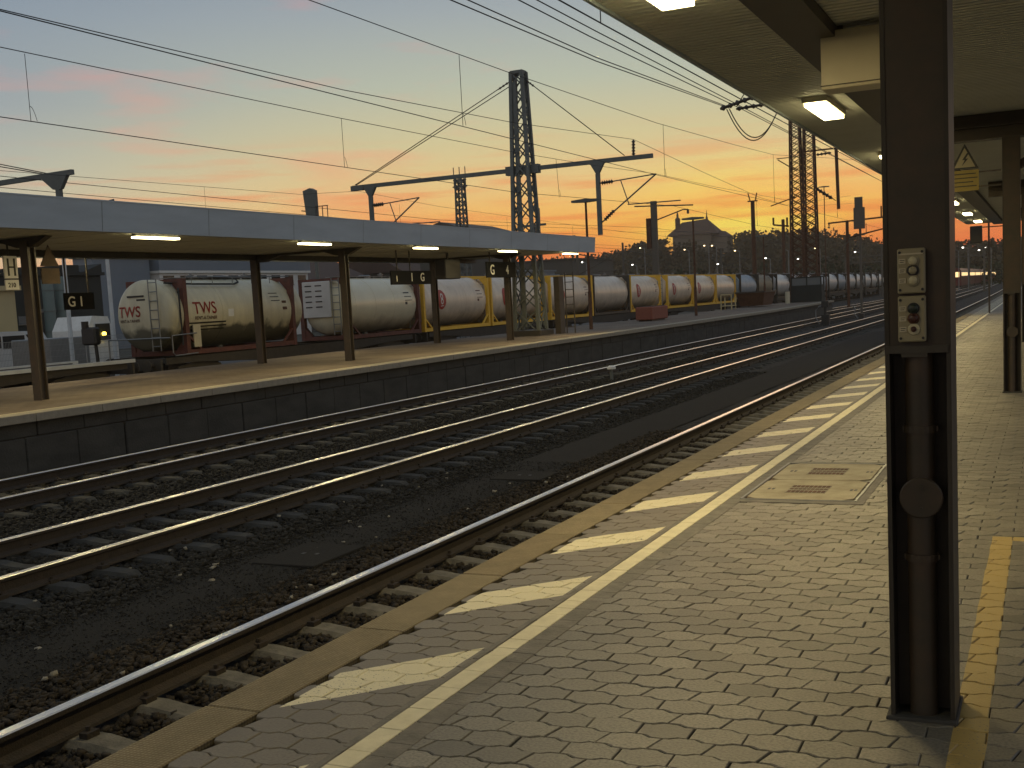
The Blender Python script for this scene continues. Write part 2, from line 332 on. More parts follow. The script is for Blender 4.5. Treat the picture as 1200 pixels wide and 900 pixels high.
    def build(s, name, mats, parent=None, smooth=False, origin=None):
        if isinstance(mats, str): mats = [mats]
        me = bpy.data.meshes.new(name)
        off = Vector((0,0,0))
        if parent is not None:
            r = parent
            while r.parent: r = r.parent
            off = r.location.copy()
        elif origin is not None: off = Vector(origin)
        me.from_pydata([(v[0]-off.x, v[1]-off.y, v[2]-off.z) for v in s.v], [], s.f)
        for k in mats: me.materials.append(MT[k])
        if len(mats) > 1: me.polygons.foreach_set('material_index', s.m)
        if smooth: me.polygons.foreach_set('use_smooth', [True]*len(s.f)); 
        me.update()
        o = bpy.data.objects.new(name, me); COL.objects.link(o)
        if parent is not None: o.parent = parent
        elif origin is not None: o.location = origin
        if smooth:
            try: me.set_sharp_from_angle(angle=math.radians(38))
            except Exception: pass
        return o
def tag(o, label, cat, group=None):
    o['label'] = label; o['category'] = cat
    if group: o['group'] = group
    return o
def thing(name, label, cat, loc=(0,0,0), group=None):
    o = bpy.data.objects.new(name, None); COL.objects.link(o); o.location = loc; o.empty_display_size = .3
    return tag(o, label, cat, group)
def struct(o): o['kind'] = 'structure'; return o
def dup(root, loc, label=None, group=None):
    def cp(o, par):
        c = o.copy(); COL.objects.link(c)
        if par is not None: c.parent = par
        for ch in list(o.children): cp(ch, c)
        return c
    c = cp(root, None); c.location = loc
    if label: c['label'] = label
    if group: c['group'] = group
    return c
def text_verts(body, size, name='letters'):
    cu = bpy.data.curves.new('t', 'FONT'); cu.body = body; cu.size = size; cu.extrude = .004; cu.offset = size*.012; cu.align_x = 'LEFT'
    to = bpy.data.objects.new('t', cu); COL.objects.link(to); bpy.context.view_layer.update()
    me = bpy.data.meshes.new_from_object(to.evaluated_get(bpy.context.evaluated_depsgraph_get()))
    import bmesh
    bm = bmesh.new(); bm.from_mesh(me); lo = min(v.co.y for v in bm.verts); hi = max(v.co.y for v in bm.verts)
    z = lo+.05
    while z < hi:
        bmesh.ops.bisect_plane(bm, geom=bm.verts[:]+bm.edges[:]+bm.faces[:], plane_co=(0,z,0), plane_no=(0,1,0)); z += .05
    bm.to_mesh(me); bm.free()
    vs = [v.co.copy() for v in me.vertices]; fs = [tuple(p.vertices) for p in me.polygons]
    bpy.data.objects.remove(to); bpy.data.curves.remove(cu); bpy.data.meshes.remove(me)
    return vs, fs
def bend(y): return -3.6e-5*max(0, y-40)**2
ZR, ZB = -.76, -.992      # top of rail, top of ballast

# ------------------------------------------------------------------ ground, ballast
m = MB(); m.add([(-1490,-290,-1.12),(1490,-290,-1.12),(1490,1390,-1.12),(-1490,1390,-1.12)], [(0,1,2,3)]); struct(m.build('ground', 'ground'))
def strip(x0, x1, ys, z, nx=1, jit=0, bendy=True):
    xs = np.linspace(x0, x1, nx+1); v = []; f = []
    for y in ys:
        for x in xs: v.append((x+(bend(y) if bendy else 0), y, z + (RNG.normal()*jit if jit else 0)))
    w = nx+1
    for j in range(len(ys)-1):
        for i in range(nx): f.append((j*w+i, j*w+i+1, j*w+w+i+1, j*w+w+i))
    return MB().add(v, f)
ysn = list(np.arange(-8, 24, .11)) 
struct(strip(-15.0, -2.6, ysn, ZB-.012, 110, .010).build('ballast', 'ballast_bed', smooth=True))
ysf = list(np.arange(23.9, 60, .6)) + list(np.arange(60, 620, 8))
struct(strip(-15.0, -2.6, ysf, ZB-.012, 24, .008).build('ballast', 'ballast_bed', smooth=True))
ysl = list(np.arange(-20, 100, 6)) + list(np.arange(100, 620, 10))
struct(strip(-34, -22.0, ysl, ZB-.03, 4, .01).build('ballast', 'ballast_bed'))
struct(strip(-22.1, -15.0, list(range(102, 620, 8)), ZB-.02, 4, .01).build('ballast', 'ballast_bed'))
# packed grit walkway between the two nearest tracks, uneven edges
v = []; f = []; ys = np.arange(-6, 60, .25); 
e1 = -5.95 + np.cumsum(RNG.normal(0, .035, len(ys)))*.35; e2 = -7.55 + np.cumsum(RNG.normal(0, .04, len(ys)))*.3
for i, y in enumerate(ys):
    a, b = min(-5.7, max(-6.25, e1[i])), min(-7.2, max(-7.9, e2[i]))
    for k in range(9): 
        t = k/8; v.append((a*(1-t)+b*t, y, ZB+.004+.035*math.sin(PI*t)+RNG.normal()*.003))
for j in range(len(ys)-1):
    for k in range(8): f.append((j*9+k, j*9+9+k, j*9+10+k, j*9+k+1))
struct(MB().add(v, f).build('path', 'grit', smooth=True))

# scattered ballast stones (real geometry) as single stuff objects
def stones(name, matk, n, xr, yr, size, dens_pow=1.0, excl=None, zb=ZB):
    x = RNG.uniform(xr[0], xr[1], n); y = yr[0] + (yr[1]-yr[0])*RNG.uniform(0, 1, n)**dens_pow
    if excl is not None:
        k = excl(x, y); x = x[k]; y = y[k]; n = len(x)
    s = RNG.uniform(size[0], size[1], n)*RNG.choice([.75,1,1.25], n)
    cube = np.array([(-1,-1,-1),(1,-1,-1),(1,1,-1),(-1,1,-1),(-1,-1,1),(1,-1,1),(1,1,1),(-1,1,1)], float)*.55
    V = cube[None]*(1+RNG.uniform(-.55,.5,(n,8,3)))*np.stack([s, s*RNG.uniform(.6,1.1,n), s*RNG.uniform(.45,.85,n)], 1)[:,None,:]
    a = RNG.uniform(0, 2*PI, n); b = RNG.uniform(-.7, .7, n); ca, sa, cb, sb = np.cos(a), np.sin(a), np.cos(b), np.sin(b)
    X = V[...,0]; Y = V[...,1]; Z = V[...,2]
    Y, Z = Y*cb[:,None]-Z*sb[:,None], Y*sb[:,None]+Z*cb[:,None]
    X, Y = X*ca[:,None]-Y*sa[:,None], X*sa[:,None]+Y*ca[:,None]
    P = np.stack([X+x[:,None], Y+y[:,None], Z+zb+s[:,None]*.22+RNG.uniform(0,.012,n)[:,None]], -1).reshape(-1, 3)
    F = np.array([(0,3,2),(0,2,1),(4,5,6),(4,6,7),(0,1,5),(0,5,4),(1,2,6),(1,6,5),(2,3,7),(2,7,6),(3,0,4),(3,4,7)])
    FF = (F[None]+(np.arange(n)*8)[:,None,None]).reshape(-1, 3)
    me = bpy.data.meshes.new(name); me.vertices.add(len(P)); me.vertices.foreach_set('co', P.ravel().astype(np.float32))
    me.loops.add(FF.size); me.loops.foreach_set('vertex_index', FF.ravel().astype(np.int32))
    me.polygons.add(len(FF)); me.polygons.foreach_set('loop_start', np.arange(0, FF.size, 3, dtype=np.int32)); me.polygons.foreach_set('loop_total', np.full(len(FF), 3, np.int32))
    me.materials.append(MT[matk]); me.update(); me.validate()
    o = bpy.data.objects.new(name, me); COL.objects.link(o); o['kind'] = 'stuff'; return o
def clear(cx):   # keep sleepers mostly free of stones
    def f(x, y):
        on = (np.abs(np.mod(y-SL0+.3, .6)-.3) < .13) & (np.abs(x-cx) < 1.35)
        rail = np.abs(np.abs(x-cx)-.75) < .075
        return ~(on & (RNG.uniform(0,1,len(x)) > .06)) & ~rail
    return f
SL0 = .12
grav = stones('gravel', 'stone_warm', 44000, (-6.35,-2.85), (1.2,20), (.018,.042), 1.35, clear(-4.5)); tag(grav, 'loose brown ballast stones around the track beside the near platform', 'gravel')
g2 = stones('gravel', 'stone', 48000, (-11.2,-7.3), (5,34), (.02,.045), 1.3, clear(-9.3)); tag(g2, 'dark grey ballast stones around the middle track', 'gravel')
g3 = stones('gravel', 'stone', 26000, (-14.95,-11.2), (9,46), (.02,.045), 1.3, clear(-13.3)); tag(g3, 'dark ballast stones around the track below the far platform wall', 'gravel')
g4 = stones('gravel', 'coping', 60, (-8.4,-5.7), (4,16), (.02,.04), 1.2, None, ZB+.02); tag(g4, 'a few pale pebbles scattered over the dark grit between the tracks', 'pebbles')

g5 = stones('gravel', 'stone', 16000, (-7.6,-6.05), (2.5,16), (.005,.013), 1.4, None, ZB+.03); tag(g5, 'fine dark grit chips scattered on the walkway between the tracks', 'grit')
# ------------------------------------------------------------------ tracks
def track(cx, label, y0, y1, sy0, head='rail_head', nmax=100, web='rail_rust', slm='sleeper_dark', straight=False):
    bend = (lambda y: 0) if straight else globals()['bend']
    root = thing('railway_track', label, 'track', (cx, y0, ZR))
    prof = [(-.038,-.006),(-.034,.004),(.034,.004),(.038,-.006),(.038,-.034),(.010,-.046),(.009,-.125),(.07,-.152),(.075,-.172),(-.075,-.172),(-.07,-.152),(-.009,-.125),(-.010,-.046),(-.038,-.034)]
    ys = list(np.arange(y0, 44, 6)) + list(np.arange(44, y1, 6))
    for sx in (-.753, .753):
        v = []; f = []; mi = []; n = len(prof)
        for y in ys: v += [(cx+sx+px+bend(y), y, ZR-.004+pz) for px, pz in prof]
        b = MB(); b.v = v
        for j in range(len(ys)-1):
            for i in range(n):
                b.f.append((j*n+i, j*n+n+i, j*n+n+(i+1)%n, j*n+(i+1)%n)); b.m.append(0 if i in (0,1,2) else 1)
        b.build('rail', [head, web], root)
    # one concrete sleeper: raised rail seats, dipped middle, tapering ends
    hx = [-1.30,-1.22,-1.02,-.95,-.55,-.3,.3,.55,.95,1.02,1.22,1.30]
    hz = [-.060,-.012,-.002,.0,.0,-.028,-.028,.0,.0,-.002,-.012,-.060]
    def sleeper(b, X, Y):
        zt = ZR-.178; n = len(hx); v = []
        for x, z in zip(hx, hz):
            wt = .082 if abs(x) > .3 else .075
            if abs(x) > 1.25: wt = .065
            v += [(X+x, Y-.145, zt+z-.13), (X+x, Y-wt-.03, zt+z-.035), (X+x, Y-wt, zt+z), (X+x, Y+wt, zt+z), (X+x, Y+wt+.03, zt+z-.035), (X+x, Y+.145, zt+z-.13)]
        f = [(k*6+i, k*6+i+1, k*6+7+i, k*6+6+i) for k in range(n-1) for i in range(5)] + [(0,1,2,3,4,5), tuple(range(n*6-1, n*6-7, -1))]
        b.add(v, f, 0)
        for sx in (-.753, .753):
            for s in (-1, 1):
                b.box(X+sx+s*.11-.032, X+sx+s*.11+.032, Y-.05, Y+.05, zt-.01, zt+.035, 1)
                b.tube((X+sx+s*.10, Y, zt+.03), (X+sx+s*.10, Y, zt+.062), .016, n=6, mi=1)
        return b
    ks = np.arange(y0+.12 + math.ceil((sy0-y0)/.6)*.6, y1-2, .6); ks = [SL0 + .6*round((k-SL0)/.6) for k in ks]
    s0 = sleeper(MB(), cx+bend(ks[0]), ks[0]).build('sleeper', [slm,'rail_rust'], root)
    for k in ks[1:nmax]:
        c = s0.copy(); COL.objects.link(c); c.parent = root; c.location = (bend(k)-bend(ks[0]), k-ks[0], random.uniform(-.004,.004)); c.rotation_euler = (0,0,random.uniform(-.008,.008))
    rest = MB()
    for k in ks[nmax:]:
        if k > 210: break
        X = cx+bend(k); zt = ZR-.178; rest.box(X-1.3, X+1.3, k-.09, k+.09, zt-.1, zt-.004, 0)
    o = rest.build('sleeper_row', slm, root); o['kind'] = 'stuff'
    return root
track(-4.5, 'nearest railway track, running directly below the hatched platform edge', -6, 600, 1.2, slm='sleeper')
track(-9.3, 'middle railway track with two bright rails, second from the near platform', -6, 600, 4)
track(-13.3, 'railway track at the foot of the far platform wall', -6, 600, 8)
track(-27.2, 'railway track under the tank wagons behind the far platform', -6, 600, 12, 'rail_mid', 40)
track(-17.0, 'railway track starting beyond the end of the far platform, under the red train', 118, 600, 118, 'rail_head', 60, straight=True)

# ------------------------------------------------------------------ near platform
PX0, PX1, PYE = -2.89, 5.0, 130
PL = thing('platform_body', 'x', 'x')  # temporary holder, converted to structure below
bpy.data.objects.remove(PL)
m = MB(); m.box(-2.80, PX1, -8, 46, -1.1, -.024); struct(m.build('platform', 'grit'))
m = MB(); ys = [46, 60, 75, 90, 105, 120, 135, 150]
for i in range(len(ys)-1):
    a, b = ys[i], ys[i+1]; A, B = bend(a), bend(b)
    m.add([(-2.89+A,a,-1.1),(PX1,a,-1.1),(PX1,b,-1.1),(-2.89+B,b,-1.1),(-2.89+A,a,0),(PX1,a,0),(PX1,b,0),(-2.89+B,b,0)], [(4,5,6,7),(0,4,7,3),(1,2,6,5)] + ([(0,1,5,4)] if i == 0 else []))
struct(m.build('platform', 'pav_plain'))
# interlocking stones: bulged rows, straight joints in one row, slanted ones in the next
def stone_field(x0, x1, y0, y1):
    P, R, A, G = .18, .12, .0105, .0027
    kx = np.array([0, .030, .062, .118, .150, .18]); kw = np.array([-A, -A, A, A, -A, -A])
    wv = lambda x: float(np.interp(x % P, kx, kw))
    V = []; Fc = []; tone = []
    def outline(i, r):
        """stone i in row r -> outline points"""
        ph = 0 if r % 2 == 0 else P/2
        xs = [0, .030, .062, .118, .150, .18]
        yb, yt = r*R, (r+1)*R
        xl = i*P+ph; sh = 0 if r % 2 == 0 else .012
        # boundaries: each row bulges where its own stones are widest
        bot = [(xl+x, yb - (A if .05 < x < .13 else -A)) for x in xs]; top = [(xl+x, yt + (A if .05 < x < .13 else -A)) for x in xs]
        bot = [(x-sh, y) if k in (0, 5) else (x, y) for k, (x, y) in enumerate(bot)]; top = [(x+sh, y) if k in (0, 5) else (x, y) for k, (x, y) in enumerate(top)]
        return bot + top[::-1]
    i0, i1 = int(math.floor(x0/P))-1, int(math.ceil(x1/P))+1
    for r in range(int(math.floor(y0/R)), int(math.ceil(y1/R))):
        for i in range(i0, i1):
            o = outline(i, r); cx = sum(p[0] for p in o)/12; cy = sum(p[1] for p in o)/12
            if cx < x0-.02 or cx > x1: continue
            if MH[0]-.02 < cx < MH[1]-.06 and MH[2]+.03 < cy < MH[3]-.03: continue
            j = [random.gauss(0, .0012) for _ in range(4)]; tx, ty = random.gauss(0, .006), random.gauss(0, .006); dz = random.gauss(0, .0008)
            b = len(V)
            for sc, z in ((G, 0.0), (0.0009, -.0035), (.0, -.022)):
                g_ = G*1.0 if sc == G else 0
                for k, (x, y) in enumerate(o):
                    dx, dy = x-cx, y-cy; ll = math.hypot(dx, dy)
                    q = (ll-(.0021+ (g_+.0012 if z == 0 else 0)))/ll
                    X, Y = max(x0-.003, cx+dx*q), cy+dy*q
                    V.append((X+j[0], Y+j[1], z+dz+(dx*tx+dy*ty if z > -.01 else 0)))
            n = 12
            Fc.append(tuple(b+k for k in range(n)))
            for L_ in range(2):
                for k in range(n): Fc.append((b+L_*n+k, b+L_*n+n+k, b+L_*n+n+(k+1)%n, b+L_*n+(k+1)%n))
            t_ = min(1, max(0, random.gauss(.5, .22))); tone += [t_]*(1+2*n)
    me = bpy.data.meshes.new('platform_paving'); me.from_pydata(V, [], Fc); me.materials.append(MT['paving'])
    at = me.attributes.new('tone', 'FLOAT', 'FACE'); at.data.foreach_set('value', tone); me.update()
    o = bpy.data.objects.new('platform_paving', me); COL.objects.link(o); return o
MH = (-2.02, -1.13, 7.93, 9.82)
struct(stone_field(-2.645, 2.6, 1.5, 46))
# line strip: border stones, white line, plain border stones
def stone_row(name, mk, x0, x1, ylens, z, y0=1.2, y1=46, gap=.004, seed=3):
    rr = random.Random(seed); b = MB(); y = y0; k = 0
    while y < y1:
        l = ylens[k % len(ylens)]; k += 1; d = rr.uniform(-.0015,.0015)
        b.bbox(x0+d, x1+d, y+gap/2, y+l-gap/2, -.012, z+rr.uniform(-.001,.001), .002); y += l
    return b.build(name, mk)
struct(stone_row('platform_border', 'stone_plain' if 'stone_plain' in MT else 'concrete', -2.165, -2.136, [1.0], .003))
lw = stone_row('white_line', 'line_paint', -2.130, -2.036, [.21,.21,.11,.13], .0035); struct(lw)
struct(stone_row('platform_border', 'concrete', -2.032, -1.935, [.2,.2,.12], .0025, seed=5))
b = MB(); y = 46
for k in range(13):
    a, c = 46+8*k, 54+8*k; b.add([(-2.13+bend(a),a,.004),(-2.036+bend(a),a,.004),(-2.036+bend(c),c,.004),(-2.13+bend(c),c,.004)], [(0,1,2,3)])
struct(b.build('white_line', 'line_paint'))
# hatch paint further out lies on the plain paving
b = MB()
for k in range(32, 60):
    y = 3.47+1.325*k; A = bend(y); b.add([(-2.61+A,y,.004),(-2.185+A,y+.47,.004),(-2.185+A,y+.90,.004),(-2.61+A,y+.43,.004)], [(0,1,2,3)])
struct(b.build('white_hatching', 'line_paint'))
# edge slabs, 1.08 m long, and the retaining wall below
b = MB(); y = 4.47-1.08*5
for k in range(47):
    b.bbox(-2.895, -2.65, y+.004, y+1.076, -.10, .006+random.uniform(-.0015,.0015), .004); y += 1.08
struct(b.build('platform_edge', 'tactile'))
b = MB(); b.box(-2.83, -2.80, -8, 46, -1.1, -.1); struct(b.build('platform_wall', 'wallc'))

# ------------------------------------------------------------------ manhole cover
t = thing('manhole_cover', 'double concrete access cover with small dark grilles set into the near platform paving', 'manhole cover', (-1.55, 8.9, 0))
b = MB(); b.box(MH[0], -1.955, MH[2], MH[3], -.02, .0035); b.box(-1.165, MH[1]+.02, MH[2], MH[3], -.02, .0035); b.box(-1.955,-1.165, MH[2], 8.02, -.02, .0035); b.box(-1.955,-1.165, 9.73, MH[3], -.02, .0035); b.build('surround', 'concrete', t)
b = MB()
for x in (-1.955, -1.181): b.box(x, x+.016, 8.02, 9.73, -.012, .008)
for y in (8.02, 9.716): b.box(-1.939, -1.181, y, y+.014, -.012, .008)
b.build('frame', 'galv', t)
b = MB(); b.box(-1.939, -1.181, 8.034, 9.716, -.02, -.006); b.build('seat', 'rust', t)
for y0, y1 in ((8.05, 8.865), (8.885, 9.70)):
    c = .07; x0, x1 = -1.925, -1.195
    cov = MB().prism([(x0+c,y0,-.006),(x1-c,y0,-.006),(x1,y0+c,-.006),(x1,y1-c,-.006),(x1-c,y1,-.006),(x0+c,y1,-.006),(x0,y1-c,-.006),(x0,y0+c,-.006)], (0,0,.013)).build('cover', 'slab_yel', t)
    gm = MB(); ym = (y0+y1)/2
    gm.box(-1.70,-1.42, ym-.16, ym+.16, .007, .009)
    gm.build('grille_plate', 'coping', cov)
    gr = MB()
    for i in range(9):
        for j in range(7):
            if j in (2, 4) : continue
            gr.box(-1.69+i*.03, -1.666+i*.03, ym-.15+j*.043, ym-.112+j*.043, .009, .0105)
    gr.build('grille', 'rust', cov)
    for x in (-1.85, -1.27): 
        for d in (0,.03): h = MB(); h.box(x+d, x+d+.018, ym-.03, ym+.03, .007, .0085); h.build('lifting_slot', 'black', cov)

# ------------------------------------------------------------------ near canopy
CZ = 3.45; CY1 = 48.5
t = thing('platform_canopy', 'brown steel canopy with slatted ceiling over the near platform', 'canopy', (-.39, 20, 0))
NC = t
b = MB(); b.box(-2.76, 2.4, -6, CY1, CZ+.075, CZ+.15); b.build('roof', 'black', t)
b = MB(); b.box(-2.79, -2.76, -6, CY1+.02, CZ-.02, CZ+.2); b.box(2.4, 2.43, -6, CY1+.02, CZ-.02, CZ+.2); b.box(-2.76, 2.4, CY1, CY1+.03, CZ-.02, CZ+.2); b.build('fascia', 'fascia', t)
b = MB(); y = -6
while y < CY1-.1:
    b.add([(-2.755,y,CZ+.028),(-2.755,y+.006,CZ),(-2.755,y+.066,CZ),(-2.755,y+.072,CZ+.028),(2.395,y,CZ+.028),(2.395,y+.006,CZ),(2.395,y+.066,CZ),(2.395,y+.072,CZ+.028)], [(1,2,6,5),(0,1,5,4),(2,3,7,6),(0,3,2,1),(4,5,6,7)]); y += .1
b.build('ceiling', 'ceil', t)
b = MB()
b.box(-1.83, -1.47, -6, CY1-.2, CZ-.10, CZ-.002); b.build('longitudinal_beam', 'steel_brown', t)
for cy in (-7.9, 4.12, 15.96, 27.65, 39.4):
    if cy > 10:
        b = MB(); b.box(-1.15, 2.1, cy-.11, cy+.11, 3.28, 3.30); b.box(-1.15, 2.1, cy-.11, cy+.11, 3.13, 3.15); b.box(-1.15, 2.1, cy-.02, cy+.02, 3.15, 3.28)
        b.box(-1.15, 2.1, cy-.06, cy+.06, 3.30, CZ-.004)
        b.beam((-.39, cy, 2.75), (.35, cy, 3.14), .1, .1); b.build('cross_beam', 'steel_brown', t)
        ztop = 3.13
    else:
        b = MB(); b.box(-2.3, 2.1, cy-.11, cy+.11, 3.13, CZ-.004); b.build('cross_beam', 'steel_brown', t); ztop = 3.13
    xc = -.381 if cy < 10 else -.40
    b = MB(); hw = .101; yf = cy-.12
    b.box(xc-hw, xc-hw+.014, yf, yf+.24, 0, ztop); b.box(xc+hw-.014, xc+hw, yf, yf+.24, 0, ztop); b.box(xc-hw+.014, xc+hw-.014, yf+.113, yf+.127, 0, ztop)
    col = b.build('column', 'steel_dark', t)
    b = MB(); b.box(xc-hw+.014, xc+hw-.014, yf+.004, yf+.012, 1.25, ztop); b.build('cover_panel', 'column_brown', col)
    b = MB(); b.tube((xc, yf+.055, .0), (xc, yf+.055, 1.25), .045, n=20); b.build('drain_pipe', 'column_brown', col, smooth=True)
    for z in (.98, .55):
        b = MB(); b.lathe((xc, yf+.055, z-.012), (0,0,1), [(0,.046),(0,.052),(.024,.052),(.024,.046)], 20); b.box(xc-.056, xc+.056, yf+.045, yf+.055, z-.008, z+.008); b.build('pipe_clamp', 'column_brown', col)
    b = MB(); b.box(xc-hw+.003, xc+hw-.008, yf-.006, yf-.001, 1.232, 1.257); b.box(xc-.05, xc+.03, yf-.003, yf+.003, 1.219, 1.232); b.build('steel_band', 'band_steel', col)
    b = MB(); b.lathe((xc+.004, yf+.012, .755), (0,-1,0), [(0,.068),(.006,.068),(.009,.064)], 28); b.tube((xc+.004,yf+.003,.79),(xc+.004,yf-.001,.79),.006,n=8); b.tube((xc+.004,yf+.003,.72),(xc+.004,yf-.001,.72),.006,n=8); b.build('inspection_disc', 'column_brown', col)
    b = MB(); b.bbox(xc-.115, xc+.11, yf-.02, yf+.26, -.01, .012, .004); b.build('base_plinth', 'wallc', col)

# control boxes on the nearest column
def buttons(t, z0, z1, specs, label_plates=True):
    xc = -.394; y = 3.998
    b = MB(); b.bbox(xc-.042, xc+.042, y-.03, y-.001, z0, z1, .004); body = b.build('housing', 'panel_olive', t)
    b = MB()
    for x in (-.034, .034):
        for z in (z0+.012, z1-.012): b.tube((xc+x, y-.034, z), (xc+x, y-.029, z), .0045, n=10)
    b.build('screw', 'black', t)
    for z, mk, rk, r in specs:
        b = MB(); b.lathe((xc+.006, y-.030, z), (0,-1,0), [(0,.0185),(.006,.0185),(.008,.0165)], 24); k = b.build('button', rk, t, smooth=True)
        b = MB(); b.lathe((xc+.006, y-.037, z), (0,-1,0), [(0,r),(.007,r),(.011,r*.7),(.012,r*.25)], 24); b.build('button_cap', mk, k, smooth=True)
        if label_plates:
            b = MB(); b.box(xc-.037, xc-.016, y-.0325, y-.030, z-.008, z+.008); b.box(xc-.034, xc-.019, y-.0335, y-.0325, z+.002, z+.004,1); b.box(xc-.034, xc-.022, y-.0335, y-.0325, z-.004, z-.002,1); b.build('label_plate', ['cream','black'], t)
t = thing('control_box', 'olive push-button box with three pale knobs, upper one of the two on the nearest column', 'control box', (-.394, 3.97, 1.42))
buttons(t, 1.425, 1.568, [(1.528,'white_knob','panel_olive',.013), (1.498,'panel_olive','black',.012), (1.466,'white_knob','panel_olive',.013)])
b = MB(); b.box(-.394-.036, -.394+.036, 3.9655, 3.968, 1.548, 1.553); b.build('title_plate', 'cream', t)
t = thing('control_box', 'olive push-button box with dark green, red and white-ringed buttons, lower one on the nearest column', 'control box', (-.394, 3.97, 1.27))
buttons(t, 1.270, 1.417, [(1.377,'green_glass','black',.014), (1.345,'red_glass','rust',.014), (1.311,'red_glass','white_knob',.009)])

# ceiling lights of the near canopy
def ceiling_light(name, x, y, z, w, l, label, group, watt, mk='galv', hw=None):
    t = thing(name, label, 'light', (x, y, z), group)
    hw = hw or w/2+.02; b = MB(); b.box(x-hw, x+hw, y-l/2-.02, y+l/2+.02, z-.03, z+.03); b.build('housing', mk, t)
    b = MB(); b.box(x-w/2, x+w/2, y-l/2, y+l/2, z-.065, z-.03); b.build('diffuser', 'diffuser', t)
    ld = bpy.data.lights.new('tube_light', 'AREA'); ld.shape = 'RECTANGLE'; ld.size = w*.98; ld.size_y = l*.98; ld.energy = watt; ld.color = LAMP
    lo = bpy.data.objects.new('tube_light', ld); COL.objects.link(lo); lo.parent = t; lo.location = (0, 0, -.07)
    return t
NL = [('behind the camera, nearest to the platform entrance', -5.2), ('just behind the photographer', 1.05), ('cut by the top edge of the photo', 7.25), ('left of the nearest column, second from the viewer', 13.6),
      ('third from the viewer, at the nearest column', 19.8), ('fourth from the viewer, behind the nearest column', 26.2), ('first one right of the nearest column', 33.0), ('second one right of the nearest column', 39.3), ('farthest along the canopy', 45.2)]
for lb, y in NL:
    ceiling_light('ceiling_light', -2.23, y, CZ-.03, .22, 1.25, 'lit lamp under the near canopy, '+lb, 'lamps under the near canopy', LAMP_W*(.2 if y < 3 else 1.3 if y < 9 else 1), 'cream')

# hanging cream box, information display, warning sign
t = thing('sign_box', 'blank cream metal sign box hanging below the near canopy beside the nearest column', 'sign box', (-1.2, 9.5, 3.45))
b = MB(); b.bbox(-1.58, -.84, 9.5, 9.78, 2.96, 3.40, .008); b.build('housing', 'cream', t)
b = MB(); b.box(-1.585, -.835, 9.49, 9.79, 2.985, 2.992); b.build('seam', 'steel_brown', t)
for x in (-1.45, -.97): b = MB(); b.box(x-.02, x+.02, 9.62, 9.66, 3.40, 3.452); b.build('hanger', 'steel_brown', t)
t = thing('warning_sign', 'faded triangular warning sign above a yellow text plate at the second column', 'warning sign', (-.9, 15.86, 2.8))
b = MB(); b.prism([(-1.085,15.84,2.79),(-.765,15.84,2.79),(-.925,15.84,3.10)], (0,.008,0)); b.build('triangle_border', 'black', t)
b = MB(); b.prism([(-1.045,15.836,2.81),(-.805,15.836,2.81),(-.925,15.836,3.05)], (0,.004,0)); b.build('triangle_face', 'panel_olive', t)
b = MB(); b.prism([(-.90,15.833,2.98),(-.955,15.833,2.90),(-.925,15.833,2.90),(-.96,15.833,2.825),(-.885,15.833,2.915),(-.915,15.833,2.915),(-.875,15.833,2.98)], (0,.003,0)); b.build('lightning_symbol', 'black', t)
b = MB(); b.box(-1.085,-.765,15.84,15.848,2.52,2.775); b.build('plate', 'sign_yellow', t)
b = MB()
for i, w in enumerate((.25,.27,.22,.26)): b.box(-1.05, -1.05+w, 15.836, 15.84, 2.735-i*.05-.012, 2.735-i*.05)
b.build('lettering', 'black', t)
for z in (2.735,2.56): b = MB(); b.box(-.765,-.51,15.85,15.87,z,z+.015); b.build('bracket', 'steel_brown', t)
t = thing('display_board', 'dark train display board hanging from a pole at the far end of the near canopy', 'display board', (-2.5, 49.5, 2.4))
b = MB(); b.bbox(-2.72,-2.28,49.3,49.55,2.72,3.38,.02); b.build('housing', 'black', t)
b = MB(); b.tube((-2.05,49.45,0),(-2.05,49.45,3.75),.035,n=8); b.box(-2.3,-1.2,49.43,49.47,3.30,3.34); b.build('pole', 'steel_brown', t)

# ------------------------------------------------------------------ far platform
FZ = .055
v0 = [(-15.0,-12),(-15.0,60),(-15.12,102.6),(-20.7,102.6),(-21.0,60),(-22.4,34),(-22.6,-12)]
def poly_prism(pts, z0, z1, mk, name):
    n = len(pts); b = MB(); v = [(x,y,z0) for x,y in pts]+[(x,y,z1) for x,y in pts]
    b.add(v, [tuple(range(n-1,-1,-1)), tuple(range(n,2*n))]+[(i,(i+1)%n,n+(i+1)%n,n+i) for i in range(n)])
    o = b.build(name, mk); me = o.data
    # keep outward normals
    import bmesh
    bm = bmesh.new(); bm.from_mesh(me); bmesh.ops.recalc_face_normals(bm, faces=bm.faces); bm.to_mesh(me); bm.free(); return o
fe = lambda y: -1.45*(max(0, y-65)/37)**1.6
struct(poly_prism([(-15.22,-12)]+[(-15.22+fe(y),y) for y in (65,72,79,86,93,102.3)]+[(-20.6,102.3),(-20.9,60),(-22.3,34),(-22.5,-12)], -1.1, FZ, 'pav_far', 'far_platform'))
b = MB(); y = -10.
rr = random.Random(4)
while y < 102:
    b.bbox(-15.42+fe(y), -15.0+fe(y)+rr.uniform(-.004,.004), y+.006, y+1.494, FZ-.13, FZ+.012, .008); y += 1.5
struct(b.build('far_platform_edge', 'coping'))
b = MB(); b.box(-15.52, -15.435, -10, 66, FZ-.01, FZ+.006); struct(b.build('white_line', 'line_paint'))
b = MB(); y = -10.
while y < 102.2:
    b.bbox(-15.40+fe(y), -15.16+fe(y)+rr.uniform(-.008,.008), y+.008, y+1.04, FZ-.38, FZ-.135, .012); y += 1.05
y = -10.3
while y < 102:
    b.bbox(-15.40+fe(y), -15.13+fe(y)+rr.uniform(-.012,.012), y+.01, y+1.14, -1.1, FZ-.39, .015); y += 1.15
